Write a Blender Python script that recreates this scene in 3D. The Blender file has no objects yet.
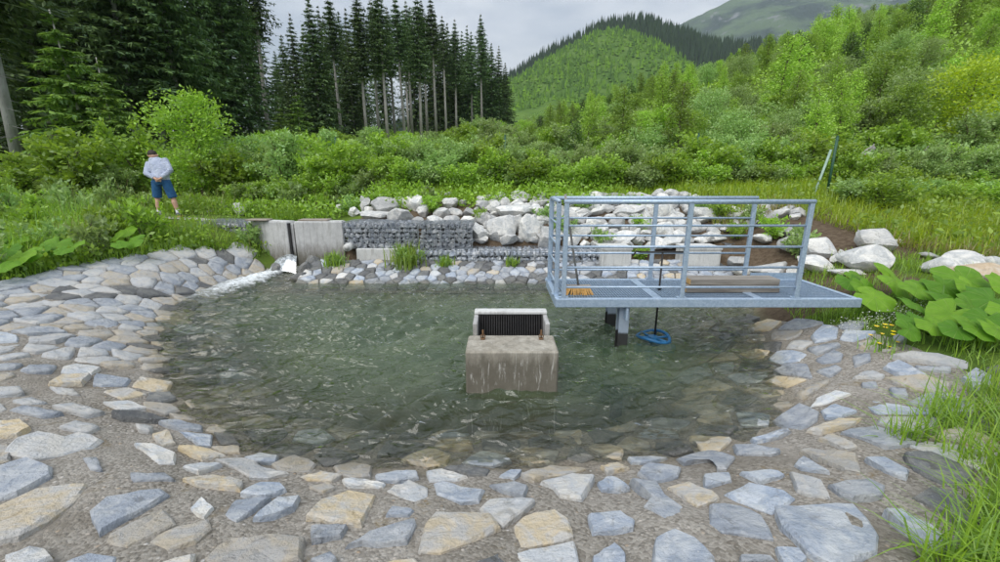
import bpy, math, random
import numpy as np
from mathutils import Vector, Matrix, noise as mnoise

random.seed(7)
RNG = np.random.default_rng(11)
SC = bpy.context.scene
COL = SC.collection
R = math.radians

# ------------------------------------------------------------------ camera
F = 410.0                      # focal length in photo pixels (photo 1000 x 562)
PITCH = math.atan(101.0 / 410.0)
CAM_Z = 2.0                    # metres above the pond surface
cam_d = bpy.data.cameras.new('camera')
cam = bpy.data.objects.new('camera', cam_d); COL.objects.link(cam)
cam_d.sensor_width = 36.0; cam_d.lens = F / 1000.0 * 36.0
cam_d.clip_start = 0.05; cam_d.clip_end = 12000
cam.location = (0, 0, CAM_Z); cam.rotation_euler = (math.pi / 2 - PITCH, 0, 0)
SC.camera = cam

# ------------------------------------------------------------------ world
SUN_EL, SUN_AZ = 52.0, 212.0   # degrees, azimuth clockwise from +Y
W = bpy.data.worlds.new('World'); SC.world = W; W.use_nodes = True
nt = W.node_tree; nt.nodes.clear()
def WN(t): return nt.nodes.new(t)
o_ = WN('ShaderNodeOutputWorld'); bg1 = WN('ShaderNodeBackground'); bg2 = WN('ShaderNodeBackground'); mx = WN('ShaderNodeMixShader')
sky = WN('ShaderNodeTexSky'); sky.sky_type = 'NISHITA'; sky.sun_disc = False
sky.sun_elevation = R(SUN_EL); sky.sun_rotation = R(SUN_AZ)
nt.links.new(sky.outputs[0], bg1.inputs[0]); bg1.inputs[1].default_value = 0.10
tc = WN('ShaderNodeTexCoord'); mp = WN('ShaderNodeMapping'); mp.inputs['Scale'].default_value = (1.3, 1.3, 4.2)
nz = WN('ShaderNodeTexNoise'); nz.inputs['Scale'].default_value = 1.7; nz.inputs['Detail'].default_value = 6; nz.inputs['Roughness'].default_value = .55
rp = WN('ShaderNodeValToRGB')
rp.color_ramp.elements[0].position = .39; rp.color_ramp.elements[0].color = (.42, .48, .58, 1)
rp.color_ramp.elements[1].position = .63; rp.color_ramp.elements[1].color = (.92, .94, .97, 1)
nt.links.new(tc.outputs['Generated'], mp.inputs[0]); nt.links.new(mp.outputs[0], nz.inputs['Vector'])
nt.links.new(nz.outputs['Fac'], rp.inputs[0]); nt.links.new(rp.outputs[0], bg2.inputs[0]); # standard overcast luminance: brightness rises smoothly from the horizon to the zenith
sz_ = WN('ShaderNodeSeparateXYZ'); nt.links.new(tc.outputs['Generated'], sz_.inputs[0])
ma_ = WN('ShaderNodeMath'); ma_.operation = 'MAXIMUM'; nt.links.new(sz_.outputs[2], ma_.inputs[0]); ma_.inputs[1].default_value = 0
mb_ = WN('ShaderNodeMath'); mb_.operation = 'MULTIPLY_ADD'; nt.links.new(ma_.outputs[0], mb_.inputs[0]); mb_.inputs[1].default_value = .74; mb_.inputs[2].default_value = .26
nt.links.new(mb_.outputs[0], bg2.inputs[1])
mx.inputs[0].default_value = .88
nt.links.new(bg1.outputs[0], mx.inputs[1]); nt.links.new(bg2.outputs[0], mx.inputs[2]); nt.links.new(mx.outputs[0], o_.inputs[0])

# ------------------------------------------------------------------ sun (bright overcast)
sd = bpy.data.lights.new('sun', 'SUN'); sd.energy = 1.5; sd.angle = R(50); sd.color = (1, .965, .91)
so = bpy.data.objects.new('sun', sd); COL.objects.link(so); so.location = (0, 0, 60)
_sv = Vector((math.sin(R(SUN_AZ)) * math.cos(R(SUN_EL)), math.cos(R(SUN_AZ)) * math.cos(R(SUN_EL)), math.sin(R(SUN_EL))))
so.rotation_euler = _sv.to_track_quat('Z', 'Y').to_euler()

vs = SC.view_settings
vs.view_transform = 'Standard'; vs.look = 'None'; vs.exposure = 0.95; vs.gamma = 1; vs.use_curve_mapping = False
cy = SC.cycles
cy.max_bounces = 7; cy.diffuse_bounces = 3; cy.glossy_bounces = 3; cy.transmission_bounces = 4; cy.transparent_max_bounces = 10
cy.volume_bounces = 1; cy.use_denoising = True; cy.sample_clamp_indirect = 6

# ================================================================== helpers
def ray(x, y):
    u = (x - 500) / F; v = (281 - y) / F
    c, s = math.cos(PITCH), math.sin(PITCH)
    return np.array((u, c + v * s, -s + v * c))
def at_z(x, y, z=0.0):
    d = ray(x, y); t = (z - CAM_Z) / d[2]
    return np.array((0, 0, CAM_Z)) + d * t
def at_Y(x, y, Y):
    d = ray(x, y); t = Y / d[1]
    return np.array((0, 0, CAM_Z)) + d * t
def sstep(a, b, x):
    t = np.clip((x - a) / (b - a), 0, 1); return t * t * (3 - 2 * t)

def tag(o, label=None, cat=None, group=None, kind=None):
    if label: o['label'] = label
    if cat: o['category'] = cat
    if group: o['group'] = group
    if kind: o['kind'] = kind
    return o
def link(name, me, parent=None, loc=None):
    o = bpy.data.objects.new(name, me); COL.objects.link(o)
    if parent is not None: o.parent = parent
    if loc is not None: o.location = loc
    return o
def thing(name, label, cat, loc=(0, 0, 0), rz=0, group=None):
    o = bpy.data.objects.new(name, None); COL.objects.link(o); o.empty_display_size = .2
    o.location = loc; o.rotation_euler = (0, 0, rz)
    return tag(o, label, cat, group)
def np_mesh(name, V, Fc, mats, smooth=False, midx=None, attr=None):
    """V (n,3) array, Fc (m,k) array of quads or tris."""
    V = np.ascontiguousarray(V, dtype=np.float32); Fc = np.ascontiguousarray(Fc, dtype=np.int32)
    me = bpy.data.meshes.new(name)
    m, k = Fc.shape
    me.vertices.add(len(V)); me.vertices.foreach_set('co', V.ravel())
    me.loops.add(m * k); me.loops.foreach_set('vertex_index', Fc.ravel())
    me.polygons.add(m); me.polygons.foreach_set('loop_start', np.arange(0, m * k, k, dtype=np.int32))
    me.update(calc_edges=True)
    for mt in (mats if isinstance(mats, (list, tuple)) else [mats]): me.materials.append(mt)
    if midx is not None: me.polygons.foreach_set('material_index', np.asarray(midx, dtype=np.int32))
    me.polygons.foreach_set('use_smooth', np.full(m, bool(smooth)))
    for an, (dom, val) in (attr or {}).items():
        a = me.attributes.new(an, 'FLOAT', dom); a.data.foreach_set('value', np.asarray(val, dtype=np.float32))
    me.update()
    return me

class MB:
    """collects simple solids into one mesh"""
    def __init__(s): s.v = []; s.f = []; s.m = []; s.cm = 0
    def add(s, vs_, fs_):
        b = len(s.v); s.v += [tuple(map(float, p)) for p in vs_]
        for f in fs_: s.f.append(tuple(i + b for i in f)); s.m.append(s.cm)
        return s
    def box(s, x0, x1, y0, y1, z0, z1, bev=0.0):
        if bev <= 0:
            P = [(x, y, z) for z in (z0, z1) for y in (y0, y1) for x in (x0, x1)]
            return s.add(P, [(0, 2, 3, 1), (4, 5, 7, 6), (0, 1, 5, 4), (2, 6, 7, 3), (0, 4, 6, 2), (1, 3, 7, 5)])
        b = bev; rings = []
        for z, i in ((z0, b), (z0 + b, 0), (z1 - b, 0), (z1, b)):
            c = b
            rings.append([(x0 + i, y0 + c + i * 0, z), (x0 + c, y0 + i, z), (x1 - c, y0 + i, z), (x1 - i, y0 + c, z),
                          (x1 - i, y1 - c, z), (x1 - c, y1 - i, z), (x0 + c, y1 - i, z), (x0 + i, y1 - c, z)])
        P = sum(rings, []); Fq = []
        for k in range(3):
            for j in range(8):
                a = k * 8 + j; d = k * 8 + (j + 1) % 8
                Fq.append((a, d, d + 8, a + 8))
        Fq.append(tuple(range(7, -1, -1))); Fq.append(tuple(range(24, 32)))
        return s.add(P, Fq)
    def tube(s, pts, rad, n=8, cap=True, flat=None):
        pts = [Vector(p) for p in pts]; L = len(pts)
        rad = list(rad) if hasattr(rad, '__len__') else [rad] * L
        P = []; up = None
        for i, p in enumerate(pts):
            t = (pts[min(i + 1, L - 1)] - pts[max(i - 1, 0)]).normalized()
            if up is None:
                up = Vector((0, 0, 1)) if abs(t.z) < .9 else Vector((0, 1, 0))
            sx = t.cross(up).normalized(); up = sx.cross(t).normalized()
            for k in range(n):
                a = 2 * math.pi * k / n
                r1, r2 = (rad[i], rad[i]) if not isinstance(rad[i], tuple) else rad[i]
                P.append(p + sx * (math.cos(a) * r1) + up * (math.sin(a) * r2))
        Fq = [(i * n + k, i * n + (k + 1) % n, (i + 1) * n + (k + 1) % n, (i + 1) * n + k) for i in range(L - 1) for k in range(n)]
        if cap: Fq += [tuple(range(n - 1, -1, -1)), tuple(range((L - 1) * n, L * n))]
        return s.add(P, Fq)
    def build(s, name, mats, parent=None, smooth=False, loc=None):
        me = bpy.data.meshes.new(name); me.from_pydata(s.v, [], s.f)
        for mt in (mats if isinstance(mats, (list, tuple)) else [mats]): me.materials.append(mt)
        me.polygons.foreach_set('material_index', s.m)
        me.polygons.foreach_set('use_smooth', [bool(smooth)] * len(s.f)); me.update()
        return link(name, me, parent, loc)

# ================================================================== materials
class NT:
    def __init__(s, name):
        s.m = bpy.data.materials.new(name); s.m.use_nodes = True; s.t = s.m.node_tree
        s.t.nodes.clear(); s.out = s.t.nodes.new('ShaderNodeOutputMaterial')
    def n(s, typ, ins=None, **kw):
        nd = s.t.nodes.new(typ)
        for k, v in kw.items(): setattr(nd, k, v)
        for k, v in (ins or {}).items():
            sock = nd.inputs[k]
            if isinstance(v, bpy.types.NodeSocket): s.t.links.new(v, sock)
            else: sock.default_value = v
        return nd
    def noise(s, vec, scale, detail=4, rough=.55, dist=0):
        return s.n('ShaderNodeTexNoise', {'Vector': vec, 'Scale': scale, 'Detail': detail, 'Roughness': rough, 'Distortion': dist}).outputs['Fac']
    def ramp(s, fac, a, b, ca=(0, 0, 0, 1), cb=(1, 1, 1, 1)):
        r = s.n('ShaderNodeValToRGB', {'Fac': fac})
        e = r.color_ramp.elements; e[0].position = a; e[0].color = ca; e[1].position = b; e[1].color = cb
        return r.outputs[0]
    def mix(s, fac, a, b, typ='MIX'):
        nd = s.t.nodes.new('ShaderNodeMix'); nd.data_type = 'RGBA'; nd.blend_type = typ
        for i, v in ((0, fac), (6, a), (7, b)):
            if isinstance(v, bpy.types.NodeSocket): s.t.links.new(v, nd.inputs[i])
            else: nd.inputs[i].default_value = v if i == 0 or len(v) == 4 else (*v, 1)
        return nd.outputs[2]
    def math(s, op, a, b=0.0, c=None):
        nd = s.n('ShaderNodeMath', {0: a, 1: b} if c is None else {0: a, 1: b, 2: c}, operation=op); return nd.outputs[0]
    def pos(s): return s.n('ShaderNodeNewGeometry').outputs['Position']
    def objc(s): return s.n('ShaderNodeTexCoord').outputs['Object']
    def vmap(s, vec, sc, rot=(0, 0, 0)):
        return s.n('ShaderNodeMapping', {'Vector': vec, 'Scale': sc, 'Rotation': rot}).outputs[0]
    def sepz(s, vec): return s.n('ShaderNodeSeparateXYZ', {0: vec}).outputs[2]
    def rnd(s): return s.n('ShaderNodeObjectInfo').outputs['Random']
    def attr(s, name): return s.n('ShaderNodeAttribute', attribute_name=name).outputs['Fac']
    def bump(s, h, strength=.5, dist=.02, normal=None):
        d = {'Height': h, 'Strength': strength, 'Distance': dist}
        if normal is not None: d['Normal'] = normal
        return s.n('ShaderNodeBump', d).outputs[0]
    def pbr(s, col, rough=.8, normal=None, metal=0.0, spec=.5):
        d = {'Base Color': col if isinstance(col, bpy.types.NodeSocket) else (*col[:3], 1), 'Roughness': rough, 'Metallic': metal, 'Specular IOR Level': spec}
        if normal is not None: d['Normal'] = normal
        p = s.n('ShaderNodeBsdfPrincipled', d)
        s.t.links.new(p.outputs[0], s.out.inputs[0]); return s.m

def m_stone(name, c1, c2, wet=True, var=.22):
    n = NT(name); p = n.pos(); z = n.sepz(p)
    off = n.n('ShaderNodeVectorMath', {0: p, 1: n.n('ShaderNodeCombineXYZ', {0: n.math('MULTIPLY', n.rnd(), 37.0)}).outputs[0]}, operation='ADD').outputs[0]
    f = n.ramp(n.noise(off, 5.5, 6, .65, .9), .42, .6)
    c = n.mix(f, c1, c2)
    c = n.mix(n.ramp(n.noise(off, 26, 5, .7), .3, .75), c, (.5, .5, .5), 'OVERLAY')
    st = n.noise(n.vmap(off, (4, 40, 40), (0, 0, .5)), 1.0, 4, .6)
    c = n.mix(.22, c, n.ramp(st, .25, .75, (.30, .30, .30, 1), (.72, .72, .72, 1)), 'OVERLAY')
    c = n.mix(n.math('MULTIPLY', n.ramp(n.noise(off, 60, 3, .7), .62, .72), .5), c, (.62, .61, .58))
    c = n.mix(n.math('MULTIPLY', n.ramp(n.noise(off, 7, 6, .7, 1.2), .34, .43, (1, 1, 1, 1), (0, 0, 0, 1)), .5), c, n.mix(1, c, (.42, .38, .31), 'MULTIPLY'))
    hv = n.n('ShaderNodeHueSaturation', {'Color': c, 'Value': n.math('MULTIPLY_ADD', n.rnd(), 2 * var, 1 - var), 'Saturation': n.math('MULTIPLY_ADD', n.rnd(), .6, .75)}).outputs[0]
    c = hv
    rough = .82
    if wet:
        wz = n.math('ADD', z, n.math('MULTIPLY', n.noise(p, 4, 3), .07))
        w = n.ramp(wz, .055, .10, (1, 1, 1, 1), (0, 0, 0, 1))
        c = n.mix(n.math('MULTIPLY', w, .75), c, n.mix(1, c, (.74, .71, .62), 'MULTIPLY'))
        rough = n.math('MULTIPLY_ADD', w, -.5, .82)
    b = n.bump(n.math('ADD', n.math('ADD', n.noise(off, 14, 6, .65), n.math('MULTIPLY', n.noise(off, 55, 4, .7), .35)), n.math('MULTIPLY', st, .25)), .9, .035)
    return n.pbr(c, rough, b, spec=.35)

M = {}
M['stone_blue'] = m_stone('stone_blue', (.30, .335, .39), (.45, .47, .49))
M['stone_pale'] = m_stone('stone_pale', (.47, .49, .51), (.57, .555, .52))
M['stone_tan'] = m_stone('stone_tan', (.49, .425, .32), (.44, .43, .41))
M['stone_dark'] = m_stone('stone_dark', (.13, .135, .14), (.20, .20, .19))
M['boulder'] = m_stone('boulder', (.44, .45, .45), (.64, .63, .60), wet=False, var=.28)
M['boulder_tan'] = m_stone('boulder_tan', (.46, .38, .29), (.52, .47, .41), wet=False)
M['gabion_stone'] = m_stone('gabion_stone', (.25, .275, .315), (.48, .49, .50), wet=False, var=.5)

def m_mortar():
    n = NT('mortar'); p = n.pos(); z = n.sepz(p)
    c = n.mix(n.ramp(n.noise(p, 1.6, 5, .6), .35, .65), (.155, .135, .105), (.30, .275, .24))
    v = n.n('ShaderNodeTexVoronoi', {'Vector': p, 'Scale': 62.0}).outputs
    sp = n.n('ShaderNodeSeparateColor', {0: v['Color']}).outputs[0]
    smear = n.ramp(n.noise(p, 1.1, 4, .6, .8), .5, .62)
    c = n.mix(n.math('MULTIPLY_ADD', smear, -.26, .42), c, n.ramp(sp, 0, 1, (.10, .088, .07, 1), (.50, .475, .43, 1)))
    v2 = n.n('ShaderNodeTexVoronoi', {'Vector': p, 'Scale': 24.0}).outputs
    peb = n.ramp(v2['Distance'], .12, .3, (1, 1, 1, 1), (0, 0, 0, 1))
    pm = n.math('MULTIPLY', peb, n.ramp(n.n('ShaderNodeSeparateColor', {0: v2['Color']}).outputs[1], .72, .78))
    c = n.mix(pm, c, n.mix(n.n('ShaderNodeSeparateColor', {0: v2['Color']}).outputs[2], (.55, .53, .5), (.36, .27, .18)))
    moss = n.math('MULTIPLY', n.ramp(n.noise(p, 3.1, 5, .65, .5), .60, .70), n.ramp(n.noise(p, 30, 4, .7), .38, .6))
    c = n.mix(n.math('MULTIPLY', moss, .8), c, n.mix(n.noise(p, 9), (.13, .115, .03), (.19, .11, .04)))
    wz = n.math('ADD', z, n.math('MULTIPLY', n.noise(p, 5, 3), .05))
    w = n.ramp(wz, .045, .08, (1, 1, 1, 1), (0, 0, 0, 1))
    c = n.mix(n.math('MULTIPLY', w, .7), c, n.mix(1, c, (.66, .62, .52), 'MULTIPLY'))
    h = n.math('ADD', n.math('MULTIPLY', v['Distance'], -.5), n.math('ADD', n.noise(p, 40, 5, .7), n.math('MULTIPLY', peb, .5)))
    return n.pbr(c, n.math('MULTIPLY_ADD', w, -.45, .9), n.bump(h, .9, .014), spec=.3)
M['mortar'] = m_mortar()

def m_ground():
    n = NT('ground'); p = n.pos()
    g = n.mix(n.ramp(n.noise(p, .9, 5, .6), .35, .65), (.07, .12, .022), (.12, .18, .03))
    soil = n.mix(n.ramp(n.noise(p, 12, 5, .7), .3, .7), (.075, .052, .034), (.17, .13, .09))
    bed = n.mix(n.ramp(n.noise(p, 2.2, 5, .6), .35, .7), (.13, .14, .07), (.26, .235, .16))
    c = n.mix(n.ramp(n.math('ADD', n.attr('soil'), n.math('MULTIPLY', n.math('SUBTRACT', n.noise(p, 3, 4, .65), .5), .7)), .45, .6), g, soil)
    c = n.mix(n.attr('bed'), c, bed)
    return n.pbr(c, .95, n.bump(n.noise(p, 9, 6, .7), .8, .08), spec=.1)
M['ground'] = m_ground()

def m_leaf(name, c1, c2, c3=None, trans=.4, rough=.5, val=.35, gloss=.04):
    n = NT(name); v = n.attr('v'); p = n.pos()
    c = n.mix(v, c1, c2)
    if c3: c = n.mix(n.ramp(n.rnd(), .25, .9), c, n.mix(v, c3, c2))
    c = n.n('ShaderNodeHueSaturation', {'Color': c, 'Hue': n.math('MULTIPLY_ADD', n.rnd(), .028, .492), 'Value': n.math('MULTIPLY_ADD', n.rnd(), val * 1.4, 1 - val * .7), 'Saturation': n.math('MULTIPLY_ADD', v, .2, .9)}).outputs[0]
    d = n.n('ShaderNodeBsdfDiffuse', {'Color': c}); t = n.n('ShaderNodeBsdfTranslucent', {'Color': n.mix(.5, c, (c2[0] * 1.2, c2[1] * 1.25, c2[2] * .7))})
    a = n.n('ShaderNodeMixShader', {0: trans, 1: d.outputs[0], 2: t.outputs[0]})
    gl = n.n('ShaderNodeBsdfGlossy', {'Color': (.9, .95, 1, 1), 'Roughness': rough})
    b = n.n('ShaderNodeMixShader', {0: gloss, 1: a.outputs[0], 2: gl.outputs[0]})
    n.t.links.new(b.outputs[0], n.out.inputs[0]); return n.m
M['leaf_willow'] = m_leaf('leaf_willow', (.21, .32, .09), (.40, .52, .19), (.19, .34, .06))
M['leaf_bright'] = m_leaf('leaf_bright', (.18, .32, .03), (.37, .53, .07), (.25, .37, .03))
M['leaf_larch'] = m_leaf('leaf_larch', (.15, .27, .03), (.35, .50, .07), (.28, .39, .035), val=.75, trans=.28)
M['leaf_yellow'] = m_leaf('leaf_yellow', (.34, .47, .02), (.55, .66, .05), val=.02)
M['leaf_dark'] = m_leaf('leaf_dark', (.05, .10, .02), (.12, .20, .035), (.08, .14, .025))
M['needle'] = m_leaf('needle', (.06, .115, .055), (.18, .25, .095), trans=.15, val=.45, gloss=.02)
M['needle_young'] = m_leaf('needle_young', (.12, .23, .045), (.27, .40, .075), trans=.25)
M['needle_far'] = m_leaf('needle_far', (.03, .052, .034), (.055, .08, .045), trans=.1, gloss=.0)
M['leaf_far'] = m_leaf('leaf_far', (.08, .15, .035), (.20, .31, .065), trans=.25, gloss=.0)
M['grass'] = m_leaf('grass', (.15, .27, .025), (.34, .48, .06), trans=.4)
M['grass_lime'] = m_leaf('grass_lime', (.24, .37, .02), (.46, .58, .05), trans=.45)
M['grass_dry'] = m_leaf('grass_dry', (.20, .19, .05), (.42, .36, .16), trans=.35)
M['flower_yellow'] = m_leaf('flower_yellow', (.80, .55, .01), (.95, .72, .02), trans=.3, val=.05)
M['flower_white'] = m_leaf('flower_white', (.65, .66, .6), (.8, .8, .76), trans=.3, val=.05)

def m_bigleaf():
    n = NT('big_leaf'); o = n.objc(); v = n.rnd()
    sx = n.n('ShaderNodeSeparateXYZ', {0: o}).outputs
    ang = n.math('ARCTAN2', sx[1], sx[0])
    vein = n.ramp(n.math('ABSOLUTE', n.math('SINE', n.math('MULTIPLY', ang, 5.5))), .0, .16, (1, 1, 1, 1), (0, 0, 0, 1))
    c = n.mix(v, (.10, .24, .022), (.22, .40, .035))
    c = n.mix(n.ramp(n.noise(n.pos(), 11, 4), .35, .7), c, n.mix(1, c, (.72, .8, .7), 'MULTIPLY'))
    c = n.mix(n.math('MULTIPLY', vein, .55), c, (.34, .47, .14))
    nb = n.bump(n.math('ADD', n.math('MULTIPLY', vein, -.6), n.noise(o, 16, 4)), .6, .012)
    d = n.n('ShaderNodeBsdfPrincipled', {'Base Color': c, 'Roughness': .5, 'Normal': nb, 'Specular IOR Level': .18})
    t = n.n('ShaderNodeBsdfTranslucent', {'Color': n.mix(1, c, (1.3, 1.5, .6), 'MULTIPLY')})
    a = n.n('ShaderNodeMixShader', {0: .28, 1: d.outputs[0], 2: t.outputs[0]})
    n.t.links.new(a.outputs[0], n.out.inputs[0]); return n.m
M['big_leaf'] = m_bigleaf()

def m_plain(name, c1, c2, scale=8, rough=.8, bump=.4, bd=.01, stretch=(1, 1, 1), metal=0, spec=.4, var=0.0):
    n = NT(name); p = n.vmap(n.pos(), stretch)
    f = n.noise(p, scale, 5, .62, .3)
    c = n.mix(n.ramp(f, .3, .7), c1, c2)
    if var: c = n.n('ShaderNodeHueSaturation', {'Color': c, 'Value': n.math('MULTIPLY_ADD', n.rnd(), 2 * var, 1 - var)}).outputs[0]
    return n.pbr(c, rough, n.bump(n.noise(p, scale * 3, 5, .65), bump, bd), metal, spec)
M['bark_spruce'] = m_plain('bark_spruce', (.26, .24, .22), (.44, .42, .40), 5, .95, .8, .04, (1, 1, .25), var=.25)
M['bark_near'] = m_plain('bark_near', (.22, .215, .205), (.42, .42, .41), 5, .95, .8, .04, (1, 1, .3))
M['twig'] = m_plain('twig', (.085, .065, .045), (.17, .14, .10), 12, .95)
M['dead_wood'] = m_plain('dead_wood', (.20, .19, .18), (.38, .36, .34), 9, .9, .6, .02, (1, 1, 1))
M['timber'] = m_plain('timber', (.26, .22, .175), (.47, .42, .35), 6, .85, .6, .006, (.35, 6, 6), var=.2)
M['timber_end'] = m_plain('timber_end', (.55, .33, .12), (.66, .44, .2), 20, .8)
M['board'] = m_plain('board', (.20, .16, .13), (.40, .36, .31), 6, .9, .6, .006, (.4, 5, 5))
M['black_steel'] = m_plain('black_steel', (.012, .012, .013), (.03, .028, .027), 10, .6)
M['rust'] = m_plain('rust', (.08, .045, .025), (.20, .11, .05), 30, .9)
M['blue_plastic'] = m_plain('blue_plastic', (.012, .09, .22), (.03, .17, .36), 9, .45)
M['green_post'] = m_plain('green_post', (.02, .075, .045), (.035, .11, .065), 8, .5)
M['pale_pole'] = m_plain('pale_pole', (.22, .33, .27), (.34, .45, .38), 8, .5)
M['bristle'] = m_plain('bristle', (.55, .30, .09), (.75, .46, .17), 60, .9, .9, .01, (1, 1, .2))
M['wire'] = m_plain('wire', (.30, .33, .36), (.42, .45, .48), 6, .45, .1, .002, metal=.8)
M['skin'] = m_plain('skin', (.50, .29, .20), (.56, .34, .245), 12, .6, .1, .003)
M['hoodie'] = m_plain('hoodie', (.36, .41, .54), (.54, .59, .71), 7, .9, 1.0, .06)
M['denim'] = m_plain('denim', (.012, .065, .17), (.03, .12, .27), 14, .9, .4, .008)
M['hair'] = m_plain('hair', (.02, .014, .01), (.05, .033, .024), 60, .7, .8, .006)
M['sock'] = m_plain('sock', (.62, .63, .68), (.75, .76, .8), 30, .9)
M['shoe'] = m_plain('shoe', (.04, .045, .06), (.10, .10, .12), 20, .7)
M['shoe_sole'] = m_plain('shoe_sole', (.62, .30, .10), (.75, .42, .2), 20, .7)
M['path_gravel'] = m_plain('path_gravel', (.28, .27, .25), (.50, .49, .47), 30, .95, .8, .02)

def m_galv():
    n = NT('galvanised_steel'); p = n.pos()
    v = n.n('ShaderNodeTexVoronoi', {'Vector': p, 'Scale': 55.0}).outputs['Color']
    c = n.mix(n.n('ShaderNodeSeparateColor', {0: v}).outputs[0], (.32, .42, .54), (.44, .54, .66))
    c = n.mix(n.math('MULTIPLY', n.ramp(n.noise(p, 5, 5, .65), .55, .75), .5), c, (.55, .60, .66))
    c = n.mix(n.math('MULTIPLY', n.ramp(n.noise(n.vmap(p, (9, 9, 2)), 2, 5, .7), .64, .74), .35), c, (.24, .25, .25))
    return n.pbr(c, n.math('MULTIPLY_ADD', n.noise(p, 20), .25, .38), n.bump(n.noise(p, 90, 4), .15, .002), .45)
M['galv'] = m_galv()

def m_concrete(name, c1, c2, wetz, stain=(.10, .085, .06)):
    n = NT(name); p = n.pos(); z = n.sepz(p)
    c = n.mix(n.ramp(n.noise(p, 4, 6, .65, .4), .3, .7), c1, c2)
    c = n.mix(.35, c, n.ramp(n.noise(p, 45, 4, .7), .3, .7, (.35, .35, .35, 1), (.65, .65, .65, 1)), 'OVERLAY')
    st = n.noise(n.vmap(p, (14, 14, 1.6)), 1.0, 5, .7, .3)
    zz = n.math('ADD', z, n.math('MULTIPLY', n.math('SUBTRACT', n.noise(n.vmap(p, (10, 10, 3)), 1.0, 5, .7), .5), wetz * .9))
    lo = n.ramp(n.math('DIVIDE', zz, wetz), .45, 1.0, (1, 1, 1, 1), (0, 0, 0, 1))
    c = n.mix(n.math('MULTIPLY', n.ramp(st, .52, .7), .45), c, stain)
    c = n.mix(n.math('MULTIPLY', lo, .92), c, n.mix(n.noise(p, 9, 4), stain, (.16, .15, .12)))
    sc = n.math('MULTIPLY', lo, n.ramp(n.noise(n.vmap(p, (22, 22, 3)), 1.0, 5, .75, .8), .58, .66))
    c = n.mix(n.math('MULTIPLY', sc, .75), c, (.55, .54, .5))
    return n.pbr(c, .85, n.bump(n.noise(p, 30, 6, .7), .5, .008), spec=.3)
M['concrete_block'] = m_concrete('concrete_block', (.40, .365, .30), (.55, .52, .45), .58, (.075, .062, .045))
M['concrete'] = m_concrete('concrete', (.40, .40, .40), (.55, .55, .54), .62)
M['concrete_pale'] = m_concrete('concrete_pale', (.50, .51, .50), (.62, .62, .60), .25)

# ================================================================== terrain
POND_PX = [(300, 283), (360, 284), (450, 283), (545, 284)]
POND_R = [(754, 313), (765, 335), (775, 360), (786, 385), (791, 405), (778, 425), (745, 440), (700, 452), (640, 462), (560, 467), (450, 469), (360, 468),
          (290, 464), (245, 452), (214, 436), (184, 415), (165, 385), (151, 360), (147, 342), (153, 322), (178, 302), (212, 287), (248, 276), (272, 271)]
POND = [at_z(*p)[:2] for p in POND_PX] + [np.array(p) for p in ((2.2, 8.2), (3.8, 8.25), (4.75, 8.3), (4.85, 7.6), (4.35, 6.7))] + [at_z(*p)[:2] for p in POND_R] + [np.array(p) for p in ((-4.95, 9.14), (-4.35, 9.12), (-4.15, 8.5))]
POND = np.array(POND)

def poly_sd(P, X, Y):
    """signed distance, negative inside"""
    X = np.asarray(X, float); Y = np.asarray(Y, float)
    best = np.full(X.shape, 1e9); inside = np.zeros(X.shape, bool)
    n = len(P)
    for i in range(n):
        ax, ay = P[i]; bx, by = P[(i + 1) % n]
        ex, ey = bx - ax, by - ay; wx, wy = X - ax, Y - ay
        t = np.clip((wx * ex + wy * ey) / (ex * ex + ey * ey + 1e-12), 0, 1)
        best = np.minimum(best, (wx - ex * t) ** 2 + (wy - ey * t) ** 2)
        c = ((ay > Y) != (by > Y)) & (X < (bx - ax) * (Y - ay) / (by - ay + 1e-12) + ax)
        inside ^= c
    d = np.sqrt(best); return np.where(inside, -d, d)

def smooth_noise(X, Y, s, seed=0):
    """cheap value noise"""
    x = np.asarray(X) * s + seed * 17.3; y = np.asarray(Y) * s + seed * 9.1
    xi = np.floor(x).astype(np.int64); yi = np.floor(y).astype(np.int64); fx = x - xi; fy = y - yi
    def h(a, b):
        k = (a * 374761393 + b * 668265263 + seed * 1442695) & 0x7fffffff
        k = ((k ^ (k >> 13)) * 1274126177) & 0x7fffffff
        return (k & 0xffff) / 65535.0
    fx = fx * fx * (3 - 2 * fx); fy = fy * fy * (3 - 2 * fy)
    return (h(xi, yi) * (1 - fx) + h(xi + 1, yi) * fx) * (1 - fy) + (h(xi, yi + 1) * (1 - fx) + h(xi + 1, yi + 1) * fx) * fy

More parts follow.
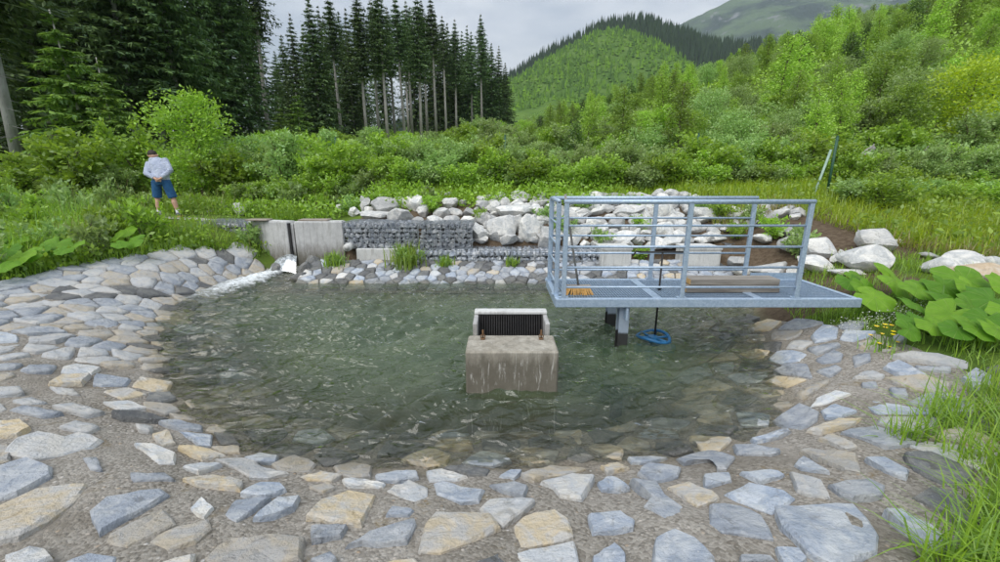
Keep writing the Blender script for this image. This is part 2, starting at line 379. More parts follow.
def H(X, Y):
    X = np.asarray(X, float); Y = np.asarray(Y, float)
    yl = np.minimum(Y, 110)
    pl = np.interp(yl, [-30, 4, 6, 9.3, 10.6, 11.5, 13.5, 110], [.45, .47, .53, 1.02, 1.08, 1.15, 1.6, 12.6])
    pc = np.interp(yl, [-30, 4, 6, 8.3, 9.4, 11.5, 12.5, 110], [.45, .45, .5, .62, .72, 1.52, 1.85, 13.4])
    pr = np.interp(yl, [-30, 2, 4, 6, 7.5, 9, 11, 12.5, 110], [.45, .5, .62, .70, .92, 1.15, 1.55, 1.85, 13.4])
    a = sstep(-4.2, -3.2, X); b = sstep(3.5, 6.0, X)
    p = pl * (1 - a) + pc * a; p = p * (1 - b) + pr * b
    lf = sstep(-3.9, -3.4, X) * (1 - sstep(-.9, -.5, X)) * sstep(9.2, 9.35, Y) * (1 - sstep(10.2, 11.2, Y))
    p = np.maximum(p, lf * 1.06)
    hill = .27 * np.clip(X - 2, 0, 90) * sstep(13.5, 36, Y)
    far = sstep(12, 30, Y)
    p = p + hill + far * (smooth_noise(X, Y, .09, 3) - .5) * 1.4
    d = poly_sd(POND, X, Y)
    z = np.where(d > 0, p * (1 - np.exp(-np.power(np.maximum(d, 0) / .85, 1.15))), -np.minimum(1.15, np.where(d > -.7, -d * .3, .21 + (-d - .7) * .7)))
    carve = np.interp(Y, [7.6, 7.98, 8.85, 9.2], [-.4, -.15, .08, .15]); cm = sstep(-4.16, -4.1, X) * (1 - sstep(4.75, 4.9, X)) * (Y > 7.6) * (Y < 9.25)
    z = np.where(cm > .5, np.minimum(z, carve), z)
    z = z + np.where(d > -.3, (smooth_noise(X, Y, 2.3, 1) - .5) * .05 * sstep(0, .5, np.abs(d)), 0)
    return z
def Hs(x, y): return float(H(np.array([x]), np.array([y]))[0])
def hits(pxs):
    """ray-march photo pixels onto the terrain"""
    D = np.array([ray(*p) for p in pxs]); t = np.full(len(D), .8); done = np.zeros(len(D), bool)
    last = t.copy()
    ts = np.concatenate([np.arange(.8, 20, .06), np.arange(20, 130, .4)])
    lo = np.full(len(D), ts[-1]); hi = lo.copy()
    for a, b in zip(ts[:-1], ts[1:]):
        Z = CAM_Z + D[:, 2] * b
        below = (Z < H(D[:, 0] * b, D[:, 1] * b)) & ~done
        lo[below] = a; hi[below] = b; done |= below
        if done.all(): break
    for _ in range(12):
        m = (lo + hi) / 2; below = CAM_Z + D[:, 2] * m < H(D[:, 0] * m, D[:, 1] * m)
        hi = np.where(below, m, hi); lo = np.where(below, lo, m)
    return np.stack([D[:, 0] * hi, D[:, 1] * hi, CAM_Z + D[:, 2] * hi], 1)
def hit(x, y): return hits([(x, y)])[0]

# paved apron: limit against grass
left_lim = hits([(0, 284), (50, 273), (100, 263), (150, 255), (200, 250), (238, 247)])
right_lim = hits([(775, 318), (820, 322), (880, 330), (930, 348), (985, 372)])
APRON = np.array([(-9.5, -1.5), (-9.2, 4.6)] + [tuple(p[:2]) for p in left_lim] + [(-5.2, 9.1), (-4.6, 9.1), (-4.3, 8.2)] + [(-2.0, 6.8), (1.5, 6.8), (3.2, 6.6)]
                 + [tuple(p[:2]) for p in right_lim] + [(5.6, 3.2), (6.0, -1.5)])
def in_apron(X, Y): return poly_sd(APRON, X, Y)

def axis(knots):
    out = []
    for a, b, s0, s1 in knots:
        x = a
        while x < b - 1e-6:
            out.append(x); x += s0 + (s1 - s0) * (x - a) / (b - a)
    out.append(knots[-1][1]); return np.array(out)
gx = axis([(-2600, -400, 700, 150), (-400, -60, 60, 8), (-60, -12, 5, .6), (-12, 12, .17, .17), (12, 60, .5, 3), (60, 400, 5, 80), (400, 2600, 150, 700)])
gy = axis([(-900, -50, 300, 30), (-50, -3, 12, .5), (-3, 13, .17, .17), (13, 30, .25, .8), (30, 120, .9, 4), (120, 500, 10, 60), (500, 3400, 100, 800)])
GX, GY = np.meshgrid(gx, gy)
GZ = H(GX.ravel(), GY.ravel())
ap = in_apron(GX.ravel(), GY.ravel()); dpond = poly_sd(POND, GX.ravel(), GY.ravel())
GZ = GZ - .10 * sstep(0, -.25, ap)
soil = np.zeros(GX.size)
xr, yr = GX.ravel(), GY.ravel()
soil = np.maximum(soil, sstep(5.0, 5.6, xr) * (1 - sstep(9.0, 10.5, xr)) * sstep(6.2, 7.0, yr) * (1 - sstep(9.6, 10.6, yr)))
soil = np.maximum(soil, .9 * sstep(3.2, 3.6, xr) * (1 - sstep(5.6, 6.6, xr)) * sstep(5.0, 5.4, yr) * (1 - sstep(10.6, 11.4, yr)))
soil = np.maximum(soil, .8 * sstep(-4, -3.4, xr) * (1 - sstep(5.5, 6, xr)) * sstep(8, 8.3, yr) * (1 - sstep(11.3, 12, yr)))
bed = sstep(.15, -.05, dpond)
nx, ny = len(gx), len(gy)
ii = (np.arange(ny - 1)[:, None] * nx + np.arange(nx - 1)[None, :]).ravel()
gme = np_mesh('ground', np.stack([xr, yr, GZ], 1), np.stack([ii, ii + 1, ii + nx + 1, ii + nx], 1), M['ground'], True,
              attr={'soil': ('POINT', soil), 'bed': ('POINT', bed)})
ground = tag(link('ground', gme), 'grassy ground sloping up from the pond to the hillside', kind='structure')

# mortar bed of the apron
ax_ = np.arange(-9.4, 6.2, .055); ay_ = np.arange(-1.4, 9.2, .055)
AX, AY = np.meshgrid(ax_, ay_); axr, ayr = AX.ravel(), AY.ravel()
sd_ = in_apron(axr, ayr); dp = poly_sd(POND, axr, ayr)
keep = (sd_ < .05) & (dp > -1.2)
AZ = H(axr, ayr) + .002 + (smooth_noise(axr, ayr, 9, 5) - .5) * .022 + (smooth_noise(axr, ayr, 4, 6) - .5) * .03 - .12 * sstep(-.10, .05, sd_)
n1 = len(ax_); ii = (np.arange(len(ay_) - 1)[:, None] * n1 + np.arange(n1 - 1)[None, :]).ravel()
q = np.stack([ii, ii + 1, ii + n1 + 1, ii + n1], 1); q = q[keep[q].all(1)]
u, inv = np.unique(q, return_inverse=True)
apron = link('stone_apron', np_mesh('stone_apron', np.stack([axr, ayr, AZ], 1)[u], inv.reshape(q.shape), M['mortar'], True))
tag(apron, 'stone-paved bank of grey mortar sloping into the pond', kind='structure')

# ------------------------------------------------------------------ paving stones
TA = lambda L: [(x / 3.267, 390 + y / 3.267) for x, y in L]
TB = lambda L: [(250 + x / 3.333, 430 + y / 3.333) for x, y in L]
TD = lambda L: [(740 + x / 3.27, 390 + y / 3.27) for x, y in L]
TC = lambda L: [(500 + x / 3.333, 430 + y / 3.333) for x, y in L]
TE = lambda L: [(750 + x / 4.0, 280 + y / 4.0) for x, y in L]
ST = []
for fn, rows in ((TA, [
    ('w', (20, 215), (60, 175), (130, 155), (215, 165), (260, 150), (335, 170), (300, 195), (200, 215), (110, 230)),
    ('b', (-20, 265), (90, 235), (170, 265), (170, 290), (60, 345), (-20, 370)),
    ('t', (-20, 395), (120, 330), (240, 310), (285, 315), (240, 380), (160, 440), (70, 490), (-20, 510)),
    ('b', (300, 405), (350, 360), (520, 330), (550, 350), (470, 400), (390, 440), (330, 475)),
    ('t', (-20, 115), (70, 105), (100, 130), (60, 160), (-20, 170)), ('w', (20, 555), (100, 515), (150, 530), (175, 562), (110, 600), (30, 600)),
    ('w', (195, 125), (250, 105), (325, 130), (280, 150)), ('w', (175, 60), (240, 50), (340, 75), (280, 87)), ('b', (35, 75), (80, 62), (205, 80), (140, 93)),
    ('w', (45, 45), (110, 35), (155, 48), (80, 57)), ('b', (275, 235), (320, 232), (335, 265), (295, 262)), ('w', (440, 180), (500, 185), (575, 215), (570, 245), (520, 245)),
    ('t', (500, 155), (550, 140), (575, 180), (530, 192)), ('w', (445, 120), (500, 125), (490, 142), (455, 137)), ('b', (430, 285), (540, 280), (570, 295), (440, 305)),
    ('w', (600, 255), (660, 245), (725, 255), (650, 275)), ('b', (585, 140), (695, 155), (690, 190), (650, 185)), ('t', (585, 200), (640, 195), (740, 220), (660, 232)),
    ('t', (690, 190), (780, 190), (785, 215), (720, 212)), ('w', (710, 240), (800, 235), (945, 285), (830, 295)), ('b', (790, 345), (850, 305), (915, 310), (935, 335), (870, 355)),
    ('t', (600, 295), (700, 285), (790, 305), (780, 330), (650, 315)), ('b', (830, 430), (910, 370), (980, 362), (960, 395), (900, 420)),
    ('t', (490, 505), (540, 465), (680, 440), (690, 470), (640, 510), (560, 530)), ('w', (625, 395), (660, 360), (700, 395), (670, 430)),
    ('t', (665, 555), (760, 500), (880, 490), (990, 500), (980, 575), (700, 585)), ('b', (520, 110), (570, 105), (660, 125), (660, 142), (590, 137)),
    ('d', (370, 85), (450, 72), (550, 95), (520, 107), (400, 105)), ('t', (470, 45), (560, 55), (590, 75), (540, 83), (480, 63)), ('d', (490, 15), (560, 15), (580, 38), (530, 50), (480, 38)),
    ('w', (340, 45), (420, 40), (480, 62), (400, 72)), ('t', (340, 10), (420, 0), (480, 22), (400, 35)), ('w', (165, 0), (240, 5), (260, 20), (190, 17)),
    ('w', (-20, 0), (70, 0), (80, 20), (-20, 25)), ('b', (800, 225), (850, 212), (910, 225), (900, 245), (830, 240)), ('d', (700, 150), (760, 155), (785, 183), (720, 183)),
    ('t', (555, 85), (610, 90), (640, 106), (580, 103))]),
  (TB, [
    ('w', (0, 130), (70, 140), (130, 155), (60, 170), (0, 165)), ('t', (75, 120), (150, 95), (220, 120), (200, 145), (110, 145)), ('t', (280, 130), (340, 110), (405, 125), (400, 160), (350, 170), (300, 155)),
    ('t', (170, 160), (240, 148), (305, 160), (270, 178), (200, 172)), ('t', (200, 200), (260, 185), (285, 200), (245, 215)), ('b', (420, 160), (490, 150), (555, 145), (560, 165), (490, 178), (430, 175)),
    ('w', (310, 175), (340, 172), (450, 182), (440, 197), (330, 192)), ('w', (460, 210), (530, 180), (590, 205), (590, 230), (550, 248), (500, 235)),
    ('t', (195, 305), (240, 255), (330, 220), (420, 222), (400, 260), (370, 320), (270, 315)), ('b', (320, 395), (400, 345), (545, 305), (550, 330), (520, 385), (430, 390), (380, 380)),
    ('t', (565, 410), (590, 320), (620, 285), (800, 290), (830, 335), (760, 370), (640, 415)), ('b', (615, 185), (640, 180), (700, 198), (780, 210), (760, 245), (700, 250), (625, 225)),
    ('w', (590, 148), (640, 143), (725, 168), (690, 176), (600, 176)), ('d', (650, 141), (720, 128), (800, 140), (790, 160), (730, 162)), ('b', (800, 195), (880, 187), (925, 200), (910, 235), (850, 220)),
    ('b', (830, 162), (870, 148), (905, 150), (880, 172)), ('b', (205, 450), (270, 425), (290, 445), (270, 465))]),
  (TC, [
    ('t', (75, 160), (170, 130), (270, 122), (285, 135), (220, 156), (120, 176)), ('w', (135, 182), (240, 165), (310, 170), (270, 235), (200, 225), (180, 195)), ('t', (335, 130), (390, 117), (430, 132), (360, 148)),
    ('b', (425, 105), (500, 97), (560, 97), (500, 115), (440, 119)), ('b', (460, 150), (490, 124), (600, 135), (590, 160), (520, 180)), ('b', (325, 185), (370, 160), (430, 200), (340, 205)),
    ('b', (435, 190), (520, 190), (545, 230), (610, 260), (640, 300), (600, 330), (550, 305), (480, 265), (505, 240)), ('t', (50, 330), (80, 300), (180, 278), (225, 310), (240, 365), (170, 380), (70, 395)),
    ('b', (295, 290), (400, 288), (445, 310), (440, 335), (310, 350)), ('b', (520, 370), (580, 332), (650, 365), (705, 430), (715, 470), (510, 470), (515, 400)), ('b', (310, 435), (380, 395), (415, 430), (415, 465), (310, 465)),
    ('b', (700, 255), (800, 260), (870, 300), (905, 375), (800, 355), (740, 350), (700, 320)), ('b', (680, 160), (760, 155), (770, 180), (720, 190), (680, 200)), ('b', (800, 155), (900, 140), (945, 160), (870, 185)),
    ('b', (590, 100), (700, 70), (780, 100), (750, 140), (720, 140), (710, 105), (620, 115)), ('b', (835, 40), (960, 5), (965, 18), (850, 52)), ('b', (775, 60), (840, 57), (930, 80), (900, 92), (790, 85)), ('b', (800, 432), (900, 430), (915, 450), (800, 460))]),
  (TD, [
    ('b', (118, 395), (250, 380), (370, 378), (420, 430), (445, 480), (440, 540), (300, 585), (220, 540), (140, 460)), ('b', (115, 525), (190, 530), (215, 562), (180, 590), (140, 580)), ('b', (110, 105), (190, 60), (255, 85), (250, 105), (200, 135), (140, 125)),
    ('b', (40, 165), (140, 138), (165, 147), (100, 170)), ('b', (175, 255), (205, 222), (290, 275), (200, 270)), ('t', (220, 140), (320, 100), (400, 97), (370, 120), (270, 145)), ('t', (255, 165), (300, 150), (380, 190), (340, 200)),
    ('b', (290, 320), (420, 293), (470, 320), (460, 350), (370, 365), (330, 350)), ('b', (410, 230), (470, 228), (550, 270), (540, 300), (470, 275)), ('d', (540, 220), (620, 215), (720, 250), (760, 270), (740, 325), (660, 310), (570, 270)),
    ('d', (565, 360), (620, 335), (690, 350), (770, 400), (790, 430), (740, 460), (660, 410)), ('b', (470, 410), (520, 405), (620, 460), (690, 510), (640, 540), (560, 490)), ('w', (230, 60), (250, 30), (310, 8), (360, 20), (300, 42)),
    ('b', (265, 75), (310, 52), (380, 75), (330, 95), (280, 100))]),
  (TE, [
    ('b', (245, 230), (290, 190), (350, 200), (345, 235), (260, 255)), ('b', (230, 280), (350, 255), (360, 270), (270, 305)), ('b', (265, 325), (330, 290), (370, 305), (360, 330), (290, 340)), ('b', (265, 370), (340, 345), (365, 360), (320, 388)),
    ('t', (185, 470), (260, 420), (320, 400), (310, 420), (220, 480)), ('w', (565, 315), (640, 300), (750, 300), (870, 325), (865, 350), (780, 345), (620, 322)),
    ('b', (660, 352), (800, 354), (800, 370), (690, 366)), ('b', (845, 405), (900, 355), (970, 400), (960, 440), (900, 460)), ('b', (410, 310), (480, 300), (480, 330), (420, 350)), ('b', (560, 240), (600, 225), (625, 245), (590, 260)),
    ('b', (350, 190), (400, 172), (470, 175), (430, 200), (370, 200)), ('t', (540, 400), (680, 390), (800, 420), (780, 460), (640, 440)), ('b', (555, 445), (620, 450), (630, 475), (570, 470)), ('b', (445, 420), (500, 415), (510, 435), (450, 432))])):
    for r in rows: ST.append((r[0], fn(r[1:])))
flat_px = [p for _, L in ST for p in L]; hp = hits(flat_px)
polys = []; k = 0
for c, L in ST:
    polys.append((c, hp[k:k + len(L), :2].copy())); k += len(L)

def clip_half(P, nx_, ny_, c):
    out = []
    for i in range(len(P)):
        a = P[i]; b = P[(i + 1) % len(P)]
        da = a[0] * nx_ + a[1] * ny_ - c; db = b[0] * nx_ + b[1] * ny_ - c
        if da <= 0: out.append(a)
        if (da < 0 < db) or (db < 0 < da):
            t = da / (da - db); out.append((a[0] + (b[0] - a[0]) * t, a[1] + (b[1] - a[1]) * t))
    return out
def voronoi_cells(S, box=.8, aniso=None):
    S = np.asarray(S); cells = []
    for i, s in enumerate(S):
        P = [(s[0] - box, s[1] - box), (s[0] + box, s[1] - box), (s[0] + box, s[1] + box), (s[0] - box, s[1] + box)]
        d2 = ((S - s) ** 2).sum(1); nb = np.argsort(d2)[1:18]
        for j in nb:
            if d2[j] > 4 * box * box: break
            m = (S[j] + s) / 2; nv = S[j] - s
            P = clip_half(P, nv[0], nv[1], nv @ m)
            if len(P) < 3: break
        cells.append(np.array(P) if len(P) >= 3 else None)
    return cells
def poisson(n, box, minfn, ok, tries, rng):
    pts = np.zeros((0, 2))
    for _ in range(tries):
        c = rng.uniform((box[0], box[2]), (box[1], box[3]))
        r = minfn(c)
        if len(pts) and (((pts - c) ** 2).sum(1) < r * r).any(): continue
        if not ok(c): continue
        pts = np.vstack([pts, c])
        if len(pts) >= n: break
    return pts
def area(P): return .5 * abs(np.dot(P[:, 0], np.roll(P[:, 1], 1)) - np.dot(P[:, 1], np.roll(P[:, 0], 1)))

rs = np.random.default_rng(5)
tr_c = np.array([p.mean(0) for _, p in polys]); 
def ok_seed(c):
    if in_apron(c[:1], c[1:])[0] > -.08: return False
    d = poly_sd(POND, c[:1], c[1:])[0]
    if d < -.75: return False
    if c[1] < 1.0 or (c[0] > -4.75 and c[1] > 7.2) or (c[0] > -2.6 and c[1] > 6): return False
    near = np.argsort(((tr_c - c) ** 2).sum(1))[:9]
    return all(poly_sd(polys[j][1], c[:1], c[1:])[0] > .10 for j in near)
seeds = poisson(640, (-9.2, 5.8, 1.0, 9.1), lambda c: .20 + .12 * rs.random() if c[0] > -2.5 else .15 + .19 * rs.random() ** 1.4, ok_seed, 22000, rs)
allc = np.vstack([seeds, tr_c])
cells = voronoi_cells(allc, .25)
auto = []
for i in range(len(seeds)):
    P = cells[i]
    if P is None: continue
    dense = seeds[i][0] < -2.2
    c = P.mean(0); fz = float(sstep(3.6, 5.6, c[1] + .25 * math.sin(c[0] * 4))) if dense else 0.0
    if dense and rs.random() > .72 + .5 * fz: continue
    P = c + (P - c) * rs.uniform(.64 + .20 * fz, .88 + .08 * fz, (len(P), 1))
    near = np.argsort(((tr_c - c) ** 2).sum(1))[:9]
    for _ in range(6):
        bad = any((poly_sd(polys[j][1], P[:, 0], P[:, 1]) < .02).any() for j in near)
        if not bad: break
        P = c + (P - c) * .8
    if area(P) < .008: continue
    d = poly_sd(POND, c[:1], c[1:])[0]
    r = rs.random()
    ctype = ('b' if r < .40 else 'w' if r < .72 else 't' if r < .94 else 'd')
    if d < .12: ctype = 't' if r < .5 else ('d' if r < .8 else 'b')
    auto.append((ctype, P))
MATS = {'b': M['stone_blue'], 'w': M['stone_pale'], 't': M['stone_tan'], 'd': M['stone_dark']}
def stone_mesh(P, h, rng, zf, name='stone', mat=None, jit=.18):
    """an irregular slab from its outline; origin at its centre"""
    P = np.asarray(P); c = P.mean(0)
    if (np.dot(P[:, 0], np.roll(P[:, 1], -1)) - np.dot(P[:, 1], np.roll(P[:, 0], -1))) < 0: P = P[::-1]
    # resample to about 13 points with roughened edges
    Q = []; per = np.linalg.norm(np.roll(P, -1, 0) - P, axis=1); tot = per.sum()
    for i in range(len(P)):
        a, b = P[i], P[(i + 1) % len(P)]; m = max(1, int(round(per[i] / tot * 13)))
        for s in range(m):
            p = a + (b - a) * (s / m)
            if s: p = p + rng.normal(0, jit * .22 * per[i] / m, 2) 
            Q.append(p)
    Q = np.array(Q); Q = .92 * Q + .04 * (np.roll(Q, 1, 0) + np.roll(Q, -1, 0)); Q = c + (Q - c) * 1.06; n = len(Q)
    tilt = rng.normal(0, .05, 2); sz = min(1.0, math.sqrt(area(P)) / .34)
    def zz(A, up): return zf(A[:, 0], A[:, 1]) + up + (A - c) @ tilt
    r0 = c + (Q - c) * 1.05; r1 = c + (Q - c) * 1.0; r2 = c + (Q - c) * (.93 + rng.uniform(-.05, .03, (n, 1))); r3 = c + (Q - c) * (.52 + rng.uniform(-.1, .1, (n, 1)))
    V = np.vstack([np.c_[r0, zz(r0, -.05)], np.c_[r1, zz(r1, h * .55) + rng.normal(0, .003, n)], np.c_[r2, zz(r2, h) + rng.normal(0, .006 * sz, n)],
                   np.c_[r3, zz(r3, h * 1.0) + rng.normal(0, .009 * sz, n)], np.c_[c[None], zz(c[None], h * 1.0)]])
    cz = float(zf(c[:1], c[1:])[0]); V = V - np.array((c[0], c[1], cz))
    fs = []
    for k in range(3):
        for j in range(n): fs.append((k * n + j, k * n + (j + 1) % n, (k + 1) * n + (j + 1) % n, (k + 1) * n + j))
    for j in range(n): fs.append((3 * n + j, 3 * n + (j + 1) % n, 4 * n))
    me = bpy.data.meshes.new(name); me.from_pydata(V.tolist(), [], fs)
    me.materials.append(mat); me.polygons.foreach_set('use_smooth', [True] * len(fs)); me.update()
    return me, (c[0], c[1], cz)
allst = [(c, P, rs.uniform(.024, .038)) for c, P in polys] + [(c, P, rs.uniform(.018, .045) if P[:, 0].mean() < -2.2 else rs.uniform(.02, .034)) for c, P in auto]
allst.sort(key=lambda s: -area(s[1]) / max(.5, np.linalg.norm(s[1].mean(0))) ** 2)
for i, (c, P, h) in enumerate(allst[:300]):
    me, l = stone_mesh(P, h, rs, H, 'stone', MATS[c])
    me.set_sharp_from_angle(angle=R(24))
    link('stone', me, apron, l)
if len(allst) > 300:
    mb = MB(); order = ['b', 'w', 't', 'd']
    for c, P, h in allst[300:]:
        me, l = stone_mesh(P, h, rs, H, 'stone', MATS[c]); mb.cm = order.index(c)
        mb.add([np.array(v.co) + np.array(l) for v in me.vertices], [tuple(p.vertices) for p in me.polygons]); bpy.data.meshes.remove(me)
    tag(mb.build('small_stones', [MATS[c] for c in order], apron, True), kind='stuff')

# ------------------------------------------------------------------ water
wx = np.arange(-6.4, 4.7, .028); wy = np.arange(2.2, 9.6, .028)
WX, WY = np.meshgrid(wx, wy); wxr, wyr = WX.ravel(), WY.ravel()
dw = poly_sd(POND, wxr, wyr)
INL = np.array((-4.35, 8.35))
rr = np.hypot(wxr - INL[0], wyr - INL[1])
ph = (smooth_noise(wxr, wyr, 1.1, 8) - .5) * 7 + (smooth_noise(wxr, wyr, 3.0, 9) - .5) * 3.4
amp = .55 + .75 * smooth_noise(wxr, wyr, .9, 12)
wz = 3.1 * amp * (.0070 * np.sin(rr / .32 * 6.283 + ph) + .0062 * np.sin((wxr * .22 - wyr * .975) / .21 * 6.283 + ph * 1.2) + .0028 * np.sin((wxr * .8 - wyr * .6) / .15 * 6.283 - ph * 1.7))
wz += (smooth_noise(wxr, wyr, 6, 21) - .5) * .022
wz *= .25 + .75 * sstep(-.05, -.6, dw)
depth = np.maximum(0, -H(wxr, wyr))
# foam: jet from the chute along the left bank
J0, J1 = at_z(282, 270)[:2], at_z(188, 300)[:2]
jd = (J1 - J0) / np.linalg.norm(J1 - J0); s_ = (wxr - J0[0]) * jd[0] + (wyr - J0[1]) * jd[1]; l_ = np.abs((wxr - J0[0]) * -jd[1] + (wyr - J0[1]) * jd[0])
JL = np.linalg.norm(J1 - J0)
foam = np.exp(-(l_ / (.22 + .22 * np.clip(s_, 0, 3))) ** 2) * sstep(-.25, .05, s_) * (1 - sstep(JL * .15, JL * 1.7, s_))
wz += foam * (.05 * smooth_noise(wxr, wyr, 6, 31) + .045 * smooth_noise(wxr, wyr, 13, 32) + .03 * np.exp(-(s_ / .4) ** 2))
keep = dw < .12
n1 = len(wx); ii = (np.arange(len(wy) - 1)[:, None] * n1 + np.arange(n1 - 1)[None, :]).ravel()
q = np.stack([ii, ii + 1, ii + n1 + 1, ii + n1], 1); q = q[keep[q].all(1)]
u, inv = np.unique(q, return_inverse=True)
def m_water():
    n = NT('water'); p = n.pos()
    dpt = n.attr('depth'); fo = n.attr('foam')
    nb = n.bump(n.noise(n.vmap(p, (.7, 1.5, 1), (0, 0, .25)), 5.5, 2, .5, 1.0), 1.0, .065)
    nb = n.bump(n.noise(n.vmap(p, (.8, 1.3, 1)), 13, 2, .5, .4), .35, .02, nb)
    mk = n.math('SUBTRACT', 1.0, n.math('POWER', 2.718, n.math('MULTIPLY', dpt, -1.5)))
    mk = n.math('MULTIPLY', mk, .93)
    tint = n.n('ShaderNodeBsdfTransparent', {'Color': (.95, .97, .91, 1)})
    dc = n.mix(n.ramp(n.noise(p, .8, 4, .6, .5), .35, .65), (.046, .078, .040), (.095, .130, .068))
    df = n.n('ShaderNodeBsdfDiffuse', {'Color': dc})
    body = n.n('ShaderNodeMixShader', {0: mk, 1: tint.outputs[0], 2: df.outputs[0]})
    gl = n.n('ShaderNodeBsdfGlossy', {'Color': (1, 1, 1, 1), 'Roughness': .07, 'Normal': nb})
    fr = n.n('ShaderNodeFresnel', {'IOR': 1.5, 'Normal': nb})
    w = n.n('ShaderNodeMixShader', {0: fr.outputs[0], 1: body.outputs[0], 2: gl.outputs[0]})
    fb = n.bump(n.noise(p, 30, 6, .75), .9, .03)
    fd = n.n('ShaderNodeBsdfPrincipled', {'Base Color': (.82, .86, .88, 1), 'Roughness': .45, 'Normal': fb})
    fm = n.ramp(n.math('ADD', fo, n.math('MULTIPLY', n.math('SUBTRACT', n.noise(n.vmap(p, (.6, 1.5, 1), (0, 0, -.75)), 15, 6, .75, .6), .5), 1.7)), .42, .95)
    fm = n.math('MULTIPLY', fm, n.ramp(fo, .03, .25))
    o = n.n('ShaderNodeMixShader', {0: fm, 1: w.outputs[0], 2: fd.outputs[0]})
    n.t.links.new(o.outputs[0], n.out.inputs[0]); return n.m
M['water'] = m_water()
water = link('pond_water', np_mesh('pond_water', np.stack([wxr, wyr, wz], 1)[u], inv.reshape(q.shape), M['water'], True,
             attr={'depth': ('POINT', depth[u]), 'foam': ('POINT', foam[u])}))
tag(water, 'rippled green pond water with white foam where the chute pours in', kind='structure')
#@@PART2

# ================================================================== intake block with trash rack
bl = thing('intake_block', 'weathered concrete block with a barred trash rack standing in the pond', 'intake block', (.115, 3.83, 0))
mb = MB(); mb.box(-.445, .445, -.215, .215, -1.1, .42, .016)
_b = mb.build('block', M['concrete_block'], bl)
mb = MB(); mb.box(-.40, -.352, .218, .62, -1.1, .545, .008); mb.build('cheek', M['concrete'], bl)
mb = MB(); mb.box(.36, .408, .218, .62, -1.1, .545, .008); mb.build('cheek', M['concrete'], bl)
mb = MB(); mb.box(-.40, .408, .50, .62, .548, .585, .008); mb.build('frame_beam', M['concrete_pale'], bl)
mb = MB(); mb.box(-.351, .359, .56, .575, -.2, .546); mb.build('shade_backing', M['black_steel'], bl)  # black sheet added behind the bars, stands in for the shade between them
barm = MB(); barm.box(-.006, .006, -.018, .018, 0, .585)
for k in range(27):
    o = barm.build('rack_bar', M['black_steel'], bl) if k == 0 else link('rack_bar', bl.children[-1].data, bl)
    if k == 0: bar_me = o.data
    o.data = bar_me; o.location = (-.335 + k * .0262, .36, 0.0); o.rotation_euler = (R(-17), 0, 0)
for sx in (-.29, .305):
    mb = MB(); mb.box(sx - .022, sx + .022, .075, .12, .42, .433, .004); mb.tube([(sx, .10, .43), (sx, .10, .52)], .009, 8)
    mb.tube([(sx + .022 * math.cos(a), .10, .45 + .022 * math.sin(a)) for a in np.linspace(0, 6.28, 13)], .006, 6)
    mb.build('lifting_bolt', M['rust'], bl, True)

# ================================================================== steel platform
X0, X1, Y0, Y1, DZ = .65, 4.22, 4.60, 5.62, .64
pf = thing('steel_platform', 'galvanised steel walkway with railings reaching over the pond', 'platform', (X0, Y0, 0))
def P(mb, name, mat='galv', smooth=False):
    o = mb.build(name, M[mat], pf, smooth); o.location = (-X0, -Y0, 0); return o
TH = .095
mb = MB(); mb.box(X0, X1 + .02, Y0, Y0 + .055, DZ - TH, DZ + .012, .006); P(mb, 'edge_channel')
mb = MB(); mb.box(X0, X1, Y1 - .055, Y1, DZ - TH, DZ + .012, .006); P(mb, 'edge_channel')
mb = MB(); mb.box(X0 - .003, X0 + .055, Y0 + .057, Y1 - .057, DZ - TH, DZ + .014, .006); P(mb, 'edge_channel')
mb = MB(); mb.box(X1 - .055, X1 - .002, Y0 + .057, Y1 - .057, DZ - TH, DZ + .014, .006); P(mb, 'edge_channel')
for cx in (1.86, 3.05):
    mb = MB(); mb.box(cx - .05, cx + .05, Y0 + .057, Y1 - .057, DZ - TH, DZ + .013, .004); P(mb, 'cross_beam')
for a, b in ((X0 + .056, 1.808), (1.912, 2.998), (3.102, X1 - .057)):
    mb = MB(); x = a + .012
    while x < b - .012:
        mb.box(x - .003, x + .003, Y0 + .058, Y1 - .058, DZ - .03, DZ + .002); x += .0335
    y = Y0 + .10
    while y < Y1 - .08:
        mb.box(a, b, y - .0025, y + .0025, DZ - .014, DZ - .001); y += .099
    tag(P(mb, 'grating'), kind='stuff')
def post(x, y, h=1.12, s=.026):
    mb = MB(); mb.box(x - s, x + s, y - .02, y + .02, DZ + .014, DZ + h - .005, .004); mb.box(x - .055, x + .055, y - .022, y + .05, DZ + .0135, DZ + .026); P(mb, 'post')
def rail(p0, p1, r):
    mb = MB(); mb.tube([p0, p1], r, 10); P(mb, 'rail', smooth=True)
FY, BY, SX = Y0 + .03, Y1 - .03, X0 + .03
FXs = (.745, 2.13, 3.47)
for x in FXs: post(x, FY)
rail((FXs[0] - .03, FY, DZ + 1.125), (FXs[2] + .03, FY, DZ + 1.125), .027)
for zz in (.86, .62, .38, .145): rail((FXs[0], FY, DZ + zz), (FXs[2], FY, DZ + zz), .0135)
BXs = (.70, 2.10, 3.42)
for x in BXs: post(x, BY)
rail((BXs[0], BY, DZ + 1.125), (BXs[2] + .03, BY, DZ + 1.125), .027)
for zz in (.86, .62, .38, .145): rail((BXs[0], BY, DZ + zz), (BXs[2], BY, DZ + zz), .0135)
post(SX, FY + .16); post(SX, BY - .09)
rail((SX, FY + .14, DZ + 1.125), (SX, BY - .07, DZ + 1.125), .024)
for zz in (.86, .62, .38, .145): rail((SX, FY + .16, DZ + zz), (SX, BY - .09, DZ + zz), .0135)
mb = MB(); mb.box(3.50, X1 - .01, BY - .006, BY + .006, DZ + .016, DZ + .10); P(mb, 'kick_plate')
